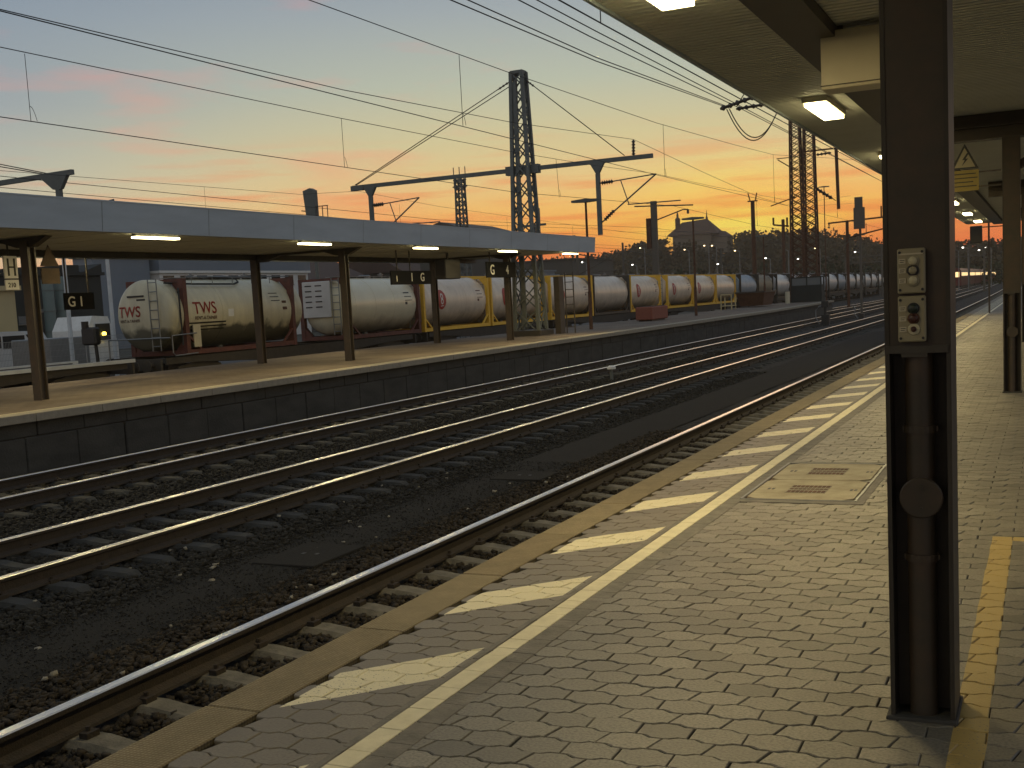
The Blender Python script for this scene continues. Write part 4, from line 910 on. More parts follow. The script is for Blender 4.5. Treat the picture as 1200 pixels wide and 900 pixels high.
# ------------------------------------------------------------------ tank wagons
TX = -27.2; ZD = .25    # wagon deck
def wrap(vs, yy, zz, R, cz, lift=.006):
    """flat (u,v) lettering wrapped on the +x side of the tank"""
    out = []
    for v in vs:
        a = (zz+v[1]-cz)/R; out.append((TX+(R+lift+(v[2] if len(v) > 2 else 0))*math.cos(a), yy+v[0], cz+(R+lift)*math.sin(a)))
    return out
def tank_container(y0, L, over, tankm, framem, label, logo=None, R=1.18, post=.16, grp='tank containers on the long train'):
    t = thing('tank_container', label, 'tank container', (TX, y0, ZD), grp); cz = ZD+.17+R+.02
    a, b_ = y0-over, y0+L+over
    cap = .34
    pr = [(0,.02)]+[(cap*(1-math.cos(k/7*PI/2)), R*math.sin(k/7*PI/2)) for k in range(1,7)]+[(cap,R)]
    body = [(d+ (a-y0), r) for d, r in pr] + [(y, R) for y in np.linspace(a-y0+cap+.4, b_-y0-cap-.4, 5)] + [((b_-y0)-d, r) for d, r in pr[::-1]]
    q = MB(); q.lathe((TX,y0,cz), (0,1,0), body, 40); tank = q.build('tank', tankm, t, smooth=True)
    for yy in np.linspace(a+.6, b_-.6, 4):
        q = MB(); q.lathe((TX,yy,cz), (0,1,0), [(0,R-.02),(0,R+.006),(.04,R+.006),(.04,R-.02)], 40); q.build('tank_band', tankm, tank, smooth=True)
    W = 1.22; zt = ZD+2.56
    for s, y in ((0,y0),(1,y0+L-post)):
        q = MB()
        for sx in (-1,1): q.box(TX+sx*W-post/2*(1+sx)+0 if sx>0 else TX-W, TX+W if sx>0 else TX-W+post, y, y+post, ZD, zt)
        q.box(TX-W+post, TX+W-post, y+.01, y+post-.01, zt-.13, zt-.003); q.box(TX-W+post, TX+W-post, y+.01, y+post-.01, ZD+.003, ZD+.16)
        for sx in (-1,1):
            for sz, zz in ((1,zt),(-1,ZD)):
                q.prism([(TX+sx*(W-post), y+.03, zz-sz*.13),(TX+sx*(W-post-.34), y+.03, zz-sz*.13),(TX+sx*(W-post), y+.03, zz-sz*.5)], (0,post-.06,0))
        q.build('end_frame', framem, t)
    q = MB()
    for sx in (-1,1):
        x = TX+sx*(W-.06)
        q.box(x-.05,x+.05,y0+post,y0+L-post,ZD+.01,ZD+.17)
        if framem == 'yellow': q.box(x-.03,x+.03,y0+post,y0+L-post,zt-.07,zt-.005)
        for yy, d in ((y0+post,1),(y0+L-post,-1)): q.beam((x,yy,ZD+.62),(x,yy+d*.62,ZD+.14),.07,.07)
    q.build('side_rail', framem, t)
    q = MB(); q.box(TX-.25,TX+.25,y0+.6,y0+L-.6,cz+R+.04,cz+R+.06)
    for yy in np.arange(y0+.9,y0+L-.6,.7): q.box(TX-.22,TX+.22,yy,yy+.04,cz+R-.03,cz+R+.04)
    q.build('walkway', 'galv', t)
    q = MB(); q.lathe((TX,y0+L*.55,cz+R-.05),(0,0,1),[(0,.28),(.14,.28),(.17,.22)],16); q.build('manlid', 'galv', t)
    for yy in (y0+L*.3, y0+L*.78):
        q = MB(); q.lathe((TX,yy,cz+R-.04),(0,0,1),[(0,.09),(.16,.09),(.16,.13),(.2,.13),(.2,.05),(.26,.05)],12); q.build('valve', 'galv', t)
    q = MB(); q.lathe((TX,y0+L*.5,cz-R+.08),(.35,0,-1),[(0,.12),(.22,.1),(.22,.15),(.27,.15)],12); q.build('outlet', 'galv', t)
    # ladder on the near end
    q = MB(); yl = a+.02 if over > .3 else y0-.03
    for x in (TX+.45,TX+.80): q.tube((x,yl,ZD+.2),(x,yl,zt),.02,n=6)
    for z in np.arange(ZD+.35,zt,.3): q.tube((TX+.45,yl,z),(TX+.80,yl,z),.015,n=5)
    q.build('ladder', 'galv', t)
    if logo == 'oval':
        yy = y0+L*.27; q = MB(); n = 20; hv, hw = .48, .42; zc = cz+.10
        def ell(w, h): return [(w*math.cos(2*PI*k/n), h*math.sin(2*PI*k/n), 0) for k in range(n)]
        def patch(w, h, lift, oz=0, oy=0):
            v = [(0,0,0)]
            for k in range(1,7): v += ell(w*k/6, h*k/6)
            fs = [(0,1+k,1+(k+1)%n) for k in range(n)]+[(1+r*n+k,1+r*n+(k+1)%n,1+r*n+n+(k+1)%n,1+r*n+n+k) for r in range(5) for k in range(n)]
            return MB().add(wrap([(p[0]+oy,p[1]+oz,0) for p in v], yy, zc, R, cz, lift), fs)
        lg = patch(hw, hv, .012).build('logo', 'red', t)
        def ringp(w, h, iw, ih, lift, oz):
            v = ell(w,h)+ell(iw,ih); return MB().add(wrap([(p[0],p[1]+oz,0) for p in v], yy, zc, R, cz, lift), [(k,(k+1)%n,n+(k+1)%n,n+k) for k in range(n)])
        ringp(.13,.15,.07,.08,.018,.14).build('logo_mark', 'letter', lg)
        ringp(.13,.14,.07,.07,.018,-.10).build('logo_mark', 'letter', lg)
        q = MB(); q.add(wrap([(-.13,-.30,0),(.15,-.27,0),(.15,-.31,0),(-.13,-.34,0)], yy, zc, R, cz, .018), [(0,1,2,3)]); q.build('logo_mark', 'letter', lg)
    if logo in ('oval','plain'):
        q = MB()
        for k, (w, h) in enumerate(((.5,.05),(.62,.03),(.62,.03),(.2,.12))):
            zz = cz+.45-k*.17; u = y0+L-.16-1.15; q.add(wrap([(0,0,0),(w,0,0),(w,h,0),(0,h,0)], u, zz, R, cz, .006), [(0,1,2,3)])
        q.build('placard_text', 'red_brown' if logo == 'oval' else 'black', t)
    return t
GR = 'tank containers on the long train'
# the cream tank with the red lettering
t = tank_container(30.95, 6.35, .82, 'tank_cream', 'red_brown', 'dirty cream tank with red TWS lettering and a ladder on its dished end', None, 1.19, .19)
cz = ZD+.17+1.19+.02
vs, fs = text_verts('TWS', .58)
q = MB(); q.add(wrap([(v.x*1.0, v.y, 0) for v in vs], 31.45, cz-.02, 1.19, cz, .008), fs); q.build('lettering', 'red', t)
vs2, fs2 = text_verts('RENT-A-TAINER', .165)
q = MB(); q.add(wrap([(v.x*.98, v.y, 0) for v in vs2], 31.5, cz-.22, 1.19, cz, .008), fs2); q.build('lettering', 'red_brown', t)
q = MB()
for k, (u0, w, h) in enumerate(((31.2,3.3,.055),(31.3,3.2,.05),(31.35,3.0,.045))): q.add(wrap([(0,0,0),(w*.6,0,0),(w*.6,h,0),(0,h,0)], u0, cz-.36-k*.12, 1.19, cz, .007), [(0,1,2,3)])
for k in range(3): q.add(wrap([(0,0,0),(.55,0,0),(.55,.03,0),(0,.03,0)], 35.9, cz+.62-k*.15, 1.19, cz, .007), [(0,1,2,3)])
q.build('placard_text', 'black', t)
q = MB(); q.add(wrap([(0,0,0),(.3,0,0),(.3,.26,0),(0,.26,0)], 33.3, cz-.16, 1.19, cz, .007), [(0,1,2,3)]); q.build('white_plate', 'white', t)
q = MB(); q.add(wrap([(0,0,0),(.28,0,0),(.28,.34,0),(0,.34,0)], 36.55, cz-.02, 1.19, cz, .007), [(0,1,2,3)]); q.build('hazard_plate', 'rust', t)
q = MB(); q.box(TX+1.16, TX+1.20, 31.35, 31.72, ZD+.25, ZD+1.0); q.build('document_box', 'cream', t)
# end face: lettering, ladder and pipe loop on the dished end (facing the viewer)
ye = 30.95-.82+.03
for body, u0, z0, sz, mk in (('TWS', -.98, cz-.02, .50, 'red'), ('RENT-A-TAINER', -.95, cz-.20, .135, 'red_brown')):
    vs, fs = text_verts(body, sz); q = MB(); P = []
    for v in vs:
        u, z = u0+v.x, z0+v.y-cz; r = min(1.18, math.hypot(u, z)); th = math.asin(r/1.19) if r < 1.19 else PI/2
        P.append((TX+u, 30.95-.82+.34*(1-math.cos(th))-.012, z+cz))
    q.add(P, fs); q.build('lettering', mk, t)
q = MB()
for z, u, w in ((cz+.62,-.5,.7),(cz+.50,-.1,.35)):
    q.box(TX+u, TX+u+w, 30.95-.82+.03, 30.95-.82+.055, z, z+.06)
q.build('placard_text', 'black', t)
q = MB(); q.path([(TX+1.22,30.75,ZD+.35),(TX+1.23,30.72,cz+.3),(TX+1.2,30.75,cz+.75),(TX+1.1,30.85,cz+.85),(TX+1.0,30.95,cz+.7)], .03, 6); q.build('hose', 'rubber', t)
q = MB(); q.path([(TX+1.25,30.2,ZD+.68),(TX+1.28,31.4,ZD+.72)], .025, 6); q.path([(TX+1.25,30.2,ZD+.68),(TX+1.25,30.2,ZD+.12),(TX+1.25,30.3,ZD+.02),(TX+1.28,31.4,ZD+.05)], .022, 6); q.path([(TX-1.3,30.0,ZD+.62),(TX+1.25,30.1,ZD+.62)], .025, 6)
q.path([(TX-1.3,30.0,ZD+.62),(TX-1.3,30.0,ZD-.1),(TX-.9,30.0,ZD-.1)], .025, 6); q.build('handrail', 'galv', t)
q = MB(); q.path([(TX+.75,30.6,cz+1.05),(TX+.8,32,cz+1.0),(TX+.82,34.2,cz+.98),(TX+.7,34.6,cz+1.05),(TX+.45,34.8,cz+1.18),(TX+.3,33.5,cz+1.26)], .035, 6); q.build('hose', 'rubber', t)
q = MB(); q.path([(TX+1.15,31.2,ZD+2.6),(TX+1.15,37.1,ZD+2.6)], .02, 6)
for y in np.arange(31.5,37,1.1): q.tube((TX+1.15,y,ZD+2.35),(TX+1.15,y,ZD+2.6),.015,n=5)
q.build('handrail', 'galv', t)
# second tank: golden cream with red end frame and white end panel
t = tank_container(41.15, 6.05, .0, 'tank_gold', 'red_brown', 'smooth golden tank with red-brown end frame and white panel on its end', 'plain', 1.19, .19)
q = MB(); q.bbox(TX-1.0, TX+.38, 41.08, 41.14, ZD+.95, ZD+2.45, .02); p = q.build('end_panel', 'tank_white', t)
q = MB()
for r_ in range(5):
    for u in (-.85,-.35): q.box(TX+u, TX+u+.32, 41.07, 41.08, ZD+2.25-r_*.22, ZD+2.30-r_*.22)
q.build('panel_text', 'black', p)
Ys = [(47.55,7.05,'tank_silver','yellow','oval','silver tank with red oval logo in the leftmost yellow frame'),
      (54.85,7.05,'tank_silver','yellow','oval','silver tank with red oval logo behind the foot of the tall lattice mast'),
      (62.85,7.05,'tank_silver','yellow','oval','silver tank with a red oval logo, between the lattice mast and the first lamp post'),
      (70.10,7.05,'tank_plain','steel_brown','none','plain silver tank without a logo, just right of the first lamp post'),
      (77.35,7.05,'tank_silver','yellow','oval','silver tank with a red oval logo, directly above the reddish planter'),
      (86.1,7.05,'tank_silver','yellow','oval','silver tank with a red oval logo, below and left of the hilltop building'),
      (93.35,7.05,'tank_silver','yellow','oval','small silver tank with a red oval logo, right of the second lamp post'),
      (100.6,7.05,'tank_plain','yellow','none','plain tank glowing orange in the sunset, last one in a yellow frame'),
      (109.6,7.05,'tank_blue','steel_dark','none','blue-grey tank right of the orange one'),
      (117.1,7.05,'tank_tan','steel_dark','none','dark tan tank behind the third lamp post'),
      (126,7.05,'tank_white','steel_dark','plain','white tank with a white end panel, left of the rusty lattice tower'),
      (133.5,7.05,'tank_white','steel_dark','none','white tank seen through the foot of the rusty lattice tower'),
      (142.5,7.05,'tank_white','steel_dark','none','pale tank mostly hidden by the dark shelter'),
      (150,7.05,'tank_blue','steel_dark','none','bluish tank above the dark shelter roof'),
      (159,7.05,'tank_white','steel_dark','none','pale tank just right of the dark shelter'),
      (166.5,7.05,'tank_blue','steel_dark','none','bluish tank, second one right of the dark shelter'),
      (176,7.05,'tank_white','steel_dark','none','bright-topped tank, third one right of the dark shelter'),
      (183.5,7.05,'tank_white','steel_dark','none','bright-topped tank left of the signal mast foot'),
      (193,7.05,'tank_white','steel_dark','none','bright-topped tank behind the signal mast foot'),
      (200.5,7.05,'tank_white','steel_dark','none','bright-topped tank right of the signal mast foot'),
      (209.5,7.05,'tank_white','steel_dark','none','bright-topped tank cut by the nearest column')]
first = {}
for y0, L, tm, fm, lg, lb in Ys:
    key = (tm, fm, lg)
    if key in first: dup(first[key], (TX, y0, ZD), lb, GR)
    else: first[key] = tank_container(y0, L, 0, tm, fm, lb, lg)
first[('tank_cream',)] = None

def wagon(y0, y1, label, edge='wagon', loaded=True):
    t = thing('flat_wagon', label, 'railway wagon', (TX, y0, ZR), 'flat wagons of the long train')
    b = MB()
    for sx in (-1,1):
        x = TX+sx*1.18; n = 10; top = ZD-.01
        # fish-belly side sill
        ptsT = []; ptsB = []
        for k in range(n+1):
            u = k/n; y = y0+.5+(y1-y0-1)*u; ptsT.append((x,y,top)); ptsB.append((x,y,top-.24-.30*max(0,1-abs(2*u-1)*1.5)**.6))
        b.prism(ptsT+ptsB[::-1], (-sx*.06,0,0), 0)
        b.box(x-.09 if sx>0 else x-.0, x+.0 if sx>0 else x+.09, y0+.5, y1-.5, top-.02, top, 0)
    b.build('frame', 'wagon', t)
    b = MB()
    for y in np.linspace(y0+.8, y1-.8, 9): b.box(TX-1.1, TX+1.1, y-.07, y+.07, ZD-.22, ZD-.06)
    b.box(TX-.3,TX+.3,y0+.3,y1-.3,ZD-.3,ZD-.08)
    b.build('cross_member', 'wagon', t)
    if not loaded:
        b = MB()
        for sx in (-1,1): b.box(TX+sx*1.2-.05, TX+sx*1.2+.05, y0+.2, y1-.2, ZD-.06, ZD+.05)
        b.build('deck_edge', edge, t)
        b = MB(); b.box(TX-1.0,TX+1.0,y0+1,y1-1,ZD-.05,ZD-.02); b.build('deck', 'wagon', t)
    for yb in (y0+2.3, y1-2.3):
        b = MB()
        for sx in (-1,1):
            b.prism([(TX+sx*1.0,yb-1.25,-.32),(TX+sx*1.0,yb+1.25,-.32),(TX+sx*1.0,yb+1.1,-.12),(TX+sx*1.0,yb+.3,.0),(TX+sx*1.0,yb-.3,.0),(TX+sx*1.0,yb-1.1,-.12)], (sx*.08,0,0))
        b.box(TX-.95,TX+.95,yb-.15,yb+.15,-.3,-.05); bo = b.build('bogie', 'wagon', t)
        for dy in (-.9,.9):
            for sx in (-1,1):
                q = MB(); q.lathe((TX+sx*.70,yb+dy,ZR+.46),(sx,0,0),[(0,.49),(.03,.49),(.035,.46),(.12,.46),(.125,.40),(.13,.12),(.20,.12)],20); q.build('wheel', 'rail_rust', bo)
    b = MB()
    for y, d in ((y0+.3,-1),(y1-.3,1)):
        b.box(TX-1.2,TX+1.2,min(y,y+d*.1),max(y,y+d*.1),ZD-.42,ZD-.05)
        for sx in (-.87,.87): b.lathe((TX+sx,y+d*.1,ZD-.25),(0,d,0),[(0,.09),(.3,.09),(.3,.22),(.33,.22)],12)
    b.build('buffer', 'wagon', t)
    return t
wagon(8, 28.6, 'empty flat wagon with pale deck edge, left of the cream tank', 'wagon_edge', False)
wagon(29.4, 46.9, 'flat wagon under the cream tank and the golden tank')
wagon(47.5, 62.3, 'flat wagon under the first two yellow-framed tanks')
w = wagon(62.9, 84.9, 'flat wagon under the three tanks between the lattice mast and the planter')
w1 = wagon(85.6, 108, 'flat wagon under the last three yellow-framed tanks')
w2 = wagon(109, 124.6, 'flat wagon under the blue-grey and the tan tank')
for y, lb in ((125.5,'flat wagon under the two white tanks near the rusty lattice tower'), (142,'flat wagon behind the dark shelter'), (158.5,'flat wagon just right of the dark shelter'), (175.3,'flat wagon left of the signal mast foot'), (192.2,'flat wagon behind the signal mast foot'), (209,'flat wagon cut by the nearest column')):
    dup(w2, (TX, y, ZR), lb, 'flat wagons of the long train')

# ------------------------------------------------------------------ far platform end: shelter, cabinets, bin, hut
t = thing('shelter', 'dark green shelter hut with pale windows at the end of the far platform', 'shelter', (-17.8, 100.5, FZ))
b = MB(); b.box(-19.4,-16.9,99.5,101.0,FZ,1.45); b.box(-19.4,-16.9,99.5,101.0,2.05,2.15); 
for x in (-19.35,-18.1,-16.95): b.box(x-.05,x+.05,99.5,99.6,1.45,2.05); b.box(x-.05,x+.05,100.9,101,1.45,2.05)
b.build('wall', 'dark_wall', t)
b = MB(); b.box(-19.3,-16.95,99.54,99.56,1.45,2.05); b.build('window', 'pane', t)
t = thing('container_skip', 'rust-brown metal skip standing near the end of the far platform', 'skip', (-19.6, 88, FZ))
b = MB(); b.add([(-20.6,86.5,FZ+.1),(-18.9,86.5,FZ+.1),(-18.9,89.5,FZ+.1),(-20.6,89.5,FZ+.1),(-20.8,86.0,1.15),(-18.7,86.0,1.15),(-18.7,90.0,1.15),(-20.8,90.0,1.15)], [(0,3,2,1),(4,5,6,7),(0,1,5,4),(1,2,6,5),(2,3,7,6),(3,0,4,7)]); b.build('body', 'rust', t)
b = MB(); b.box(-20.85,-18.65,85.95,86.05,1.1,1.2); b.box(-18.72,-18.62,86.05,90,1.1,1.2); b.build('rim', 'steel_brown', t)
t = thing('luggage_trolley', 'small orange-brown trolley frame at the foot of the third lamp post', 'trolley', (-19.9, 80, FZ))
b = MB(); b.box(-20.3,-19.5,79.6,80.8,FZ+.25,FZ+.3)
for x in (-20.28,-19.55): b.beam((x,79.6,FZ),(x,79.6,1.1),.07,.07); b.beam((x,80.7,FZ),(x,80.7,.9),.07,.07)
b.beam((-20.28,79.6,1.1),(-19.55,79.6,1.1),.07,.07); b.build('frame', 'beige', t)
t = thing('litter_bin', 'slim pale cylindrical bin beside the dark shelter', 'litter bin', (-19.0, 96, FZ))
b = MB(); b.lathe((-19.0,96,FZ),(0,0,1),[(0,.17),(.9,.19),(.98,.15)],14); b.build('body', 'cream', t)
b = MB(); b.lathe((-19.0,96,FZ+.98),(0,0,1),[(0,.2),(.03,.2),(.06,.1)],14); b.build('lid', 'mast', t)
t = thing('marker_post', 'short white-topped marker post between the two tracks below the far platform', 'marker post', (-11.5, 32.2, -.95))
b = MB(); b.tube((-11.5,32.2,-.97),(-11.5,32.2,-.62),.05,n=8); b.build('post', 'mast', t)
b = MB(); b.lathe((-11.5,32.2,-.66),(0,0,1),[(0,.13),(.06,.13),(.1,.07)],12); b.build('cap', 'white', t)
for x, y, w_, l_, lb in ((-6.68,9.55,.72,.95,'flat dark cable duct cover lying in the grit beside the nearest track'), (-6.55,14.6,.75,.7,'flat dark cover farther along the grit walkway')):
    t = thing('duct_cover', lb, 'cover', (x,y,ZB)); b = MB(); b.bbox(x-w_/2,x+w_/2,y-l_/2,y+l_/2,ZB,ZB+.055,.008); b.build('slab', 'grit' , t)
    for d in (-.08,.08): b = MB(); b.box(x+d-.02,x+d+.02,y-.03,y+.03,ZB+.055,ZB+.058); b.build('lifting_slot', 'black', t)
# point motor / switch stand right
t = thing('switch_stand', 'black switch stand with curved white handle between the rails near the signal mast', 'switch stand', (-12.0, 72, -.96))
b = MB(); b.box(-12.25,-11.8,71.8,72.2,-.96,-.35); b.tube((-12.05,72,-.4),(-12.05,72,.35),.09,n=8); b.box(-12.25,-11.85,71.9,72.1,.1,.45); b.build('body', 'black', t)
b = MB(); b.path([(-12.4,72,-.9),(-12.6,72,-.5),(-12.6,72,-.1),(-12.4,72,.15),(-12.15,72,.2)],.035,6); b.build('handle', 'galv', t)
t = thing('switch_stand', 'second curved white switch handle beside the right edge of the track field', 'switch stand', (-11.2, 80, -.96))
b = MB(); b.box(-11.2,-10.9,79.8,80.2,-.96,-.6); b.build('body', 'black', t)
b = MB(); b.path([(-11.3,80,-.9),(-11.5,80,-.6),(-11.45,80,-.25),(-11.6,80,-.05)],.03,6); b.build('handle', 'galv', t)

# ------------------------------------------------------------------ left background
b = MB(); b.add([(-46,-20,-.95),(-31,-20,-.95),(-31,110,-.95),(-46,110,-.95)],[(0,1,2,3)]); struct(b.build('road', 'asphalt'))
t = thing('fence', 'grey wire mesh fence panels behind the empty wagon', 'fence', (-31, 28, -1))
for k in range(8):
    y = 14+k*2.5; b = MB()
    for yy in np.arange(y+.05, y+2.45, .06): b.box(-31.004,-30.998,yy,yy+.008,-.8,1.02)
    for z in np.arange(-.8,1.03,.2): b.box(-31.01,-31.004,y,y+2.44,z,z+.012)
    b.build('mesh_panel', 'mesh_fence', t)
    b = MB(); b.tube((-31,y,-1),(-31,y,1.12),.03,n=6); b.build('post', 'mesh_fence', t)
for i, (x, y, h, lb) in enumerate([(-33.5,33.3,8.8,'slim pale pole left of the G 1 sign'), (-34,36.1,9,'slim pale pole right of the G 1 sign, touching the cream tank end')]):
    h = 4.4
    t = thing('pole', lb, 'pole', (x,y,-1)); b = MB(); b.tube((x,y,-1),(x,y,h),.09,.07,n=8); b.build('shaft', 'wagon_edge', t); b = MB(); b.box(x-.12,x+.12,y-.12,y+.12,h,h+.05); b.build('cap', 'mast', t)
t = thing('dwarf_signal', 'small dark signal lamp on a crooked post in front of the fence', 'signal', (-28.9, 29.6, -1))
b = MB(); b.bbox(-29.25,-28.6,29.5,29.8,.75,1.35,.06); b.tube((-29.1,29.6,1.3),(-29.1,29.6,1.55),.12,n=10); b.build('lamp_housing', 'black', t)
b = MB(); b.tube((-28.8,29.7,.8),(-28.7,29.7,-.95),.06,n=6); b.build('post', 'black', t)
t = thing('box_truck', 'pale truck with a lit amber beacon partly hidden by the cream tank end', 'truck', (-38, 37, -.95))
b = MB(); b.bbox(-39,-36.8,35.4,37.6,-.3,.95,.04); b.build('body', 'galv', t)
b = MB(); b.prism([(-38.9,37.62,-.3),(-38.9,39.4,-.3),(-38.9,39.4,.6),(-38.9,38.9,1.75),(-38.9,38.0,1.8),(-38.9,37.62,1.2)],(2.0,0,0)); b.build('cab', 'white', t)
b = MB(); b.box(-36.88,-36.86,38.1,38.95,.75,1.45); b.build('window', 'window', t)
for y in (36.0,38.8):
    b = MB(); b.lathe((-36.9,y,-.5),(1,0,0),[(0,.42),(.2,.42),(.22,.3)],18); b.build('wheel', 'rubber', t)
b = MB(); b.lathe((-36.7,38.4,.95),(0,0,1),[(0,.09),(.1,.09),(.14,.05)],12); b.build('beacon', 'lamp_amber', t)
for k, (y, mk, lb) in enumerate(((38.2,'tank_white','white van with dark windows parked left of the leftmost post'), (42.2,'wagon_edge','light grey van parked just right of the leftmost post'))):
    x = -45-3*k; t = thing('van', lb, 'van', (x,y,-.95), 'vans parked behind the fence')
    b = MB(); b.prism([(x-.9,y,-.6),(x-.9,y+4.0,-.6),(x-.9,y+4.0,.3),(x-.9,y+3.2,.5),(x-.9,y+2.7,1.25),(x-.9,y+.1,1.3),(x-.9,y,.8)],(1.8,0,0)); b.build('body', mk, t)
    b = MB(); b.box(x+.9,x+.915,y+.3,y+1.3,.55,1.1); b.box(x+.9,x+.915,y+1.4,y+2.7,.5,1.1); b.build('window', 'window', t)
    for yy in (y+.8,y+3.1):
        b = MB(); b.lathe((x+.78,yy,-.62),(1,0,0),[(0,.33),(.16,.33),(.18,.2)],16); b.build('wheel', 'rubber', t)
def building(name, label, x0, x1, y0, y1, z1, wall, roofk=None, windows=(), gable=None, winmat='window', cat='building', z0=-1.1, ridge=None):
    t = thing(name, label, cat, ((x0+x1)/2, (y0+y1)/2, z0)); b = MB(); b.box(x0,x1,y0,y1,z0,z1); b.build('wall', wall, t)
    b = MB()
    if ridge:
        xm = (x0+x1)/2; b.add([(x0-.4,y0-.3,z1),(x1+.4,y0-.3,z1),(xm,y0-.3,ridge),(x0-.4,y1+.3,z1),(x1+.4,y1+.3,z1),(xm,y1+.3,ridge)], [(0,1,2),(3,5,4),(1,4,5,2),(0,2,5,3),(0,3,4,1)])
    else: b.box(x0-.25,x1+.25,y0-.25,y1+.25,z1,z1+.25)
    b.build('roof', roofk or wall, t)
    for (y, z, w, h) in windows:
        b = MB(); b.box(x1+.0,x1+.05,y,y+w,z,z+h); f = b.build('window', winmat, t); b = MB(); b.box(x1+.05,x1+.09,y-.05,y+w+.05,z-.08,z); b.build('sill', 'concrete', f)
    return t
building('warehouse', 'plain beige building at the left edge behind the vans', -62,-50,22,46.0,3.45,'beige',windows=[(43.6,.2,.8,2.0)])
t = building('factory_building', 'dark industrial building with stepped roof left of the cream tank', -79,-70,40,73.4,5.35,'dark_wall',windows=[(60.5,3.4,1.6,.18),(66.5,2.6,2.2,.18),(64.5,1.7,.7,.6)],winmat='pane')
b = MB(); b.box(-76,-70.3,69.6,71.4,5.6,6.2); b.build('roof_house', 'dark_wall', t)
b = MB(); b.add([(-76,71.45,5.6),(-70,71.45,5.6),(-70,73.6,6.3),(-76,73.6,6.3),(-76,73.6,5.6),(-70,73.6,5.6)],[(0,1,2,3),(1,5,2),(0,3,4),(3,2,5,4)]); b.build('sloped_roof', 'dark_wall', t)
b = MB(); b.box(-76,-70.3,65.5,67.8,5.6,6.0); b.build('roof_house', 'dark_wall', t)
for k, (y, lb) in enumerate(((66.0,'left one of two tall grey-green silos in front of the dark industrial building'), (67.2,'right one of two tall grey-green silos in front of the dark industrial building'))):
    t = thing('silo', lb, 'silo', (-66,y-2.2,-1.1), 'grey-green silos'); b = MB(); b.lathe((-66,y-2.2,-1.1),(0,0,1),[(0,.42),(5.9,.42),(6.15,.25)],20); b.build('body', 'silo', t, smooth=True)
    b = MB()
    for z in (1,2.5,4): b.lathe((-66,y-2.2,z),(0,0,1),[(0,.42),(0,.44),(.06,.44),(.06,.42)],20)
    b.build('hoop', 'mast', t)
building('warehouse', 'plain blue-grey hall wall between the dark industrial building and the long windowed hall', -83,-80.6,83.6,91.3,7.6,'blue_roof')
t = building('warehouse', 'long hall with blue upper wall and dark windows behind the cream tank', -90,-80,92,118,6.1,'white',windows=[(92.5+k*2.6,4.75,1.6,1.1) for k in range(10)])
b = MB(); b.box(-90.2,-79.8,91.8,118.3,6.36,8.6); 
b.build('upper_wall', 'blue_roof', t)
t = building('house', 'dark house with pale window frames behind the golden tank', -100,-86,124,142,5.6,'house','castle_roof',windows=[(125.5,4.0,1.2,1.4),(129,4.0,1.2,1.4),(134,4.0,1.2,1.4)],ridge=9.0,winmat='pane')
building('house', 'dark house with one lit window behind the golden tank', -96,-84,148,162,6.5,'house','castle_roof',windows=[(150,3.9,1.4,1.6)],ridge=10,winmat='litwin')
building('warehouse', 'pale blue corrugated building behind the G 4 sign', -110,-80,170,196,6.3,'blue_roof')
building('factory_building', 'long dark hall behind the small 1 G sign', -130,-95,163,168.5,7.2,'dark_wall')
building('house', 'dark flat-roofed house behind the tall lattice mast', -92,-78,200,222,8.4,'house')

building('station_building', 'long low building with a shallow grey roof showing above the far canopy end', -66,-60,120.5,134,9.9,'house','mast_far',ridge=10.9)
t = thing('loudspeaker', 'black box loudspeaker hanging under the far canopy right of the 1 G sign', 'loudspeaker', (-17.9, 34.6, 2.3))
b = MB(); b.bbox(-18.2,-17.8,34.2,35.3,2.3,2.95,.03); b.build('housing', 'black', t); b = MB(); b.box(-18.02,-17.98,34.7,34.8,2.95,3.2); b.build('hanger', 'steel_dark', t)
# ------------------------------------------------------------------ hill, wood, trees, hilltop building
SK = [(-420,10),(-330,12),(-244,13),(-219,14),(-200,18.5),(-190,20),(-178,25),(-150,23.5),(-138,21.5),(-127,21),(-110,20),(-92,17),(-82,15.5),(-72,11),(-39,9),(-20,8),(20,8),(90,14),(200,20),(420,24)]
sx_ = np.array([p[0] for p in SK]); sz_ = np.array([p[1] for p in SK])-3.5
def hill_z(x, y):
    xs = x*600/max(y, 420) if y > 600 else x
    top = float(np.interp(x*600/y, sx_, sz_))
    u = min(1, max(0, (y-430)/170)); u = u*u*(3-2*u); return -1.1 + (top+1.1)*u + (0 if y < 600 else 0)
v = []; f = []; xs = np.arange(-520, 520, 14); ys = list(range(430, 700, 14))
for y in ys:
    for x in xs: v.append((x, y, hill_z(x, y)))
w_ = len(xs)
for j in range(len(ys)-1):
    for i in range(w_-1): f.append((j*w_+i, j*w_+i+1, j*w_+w_+i+1, j*w_+w_+i))
struct(MB().add(v, f).build('hill', 'ground', smooth=True))
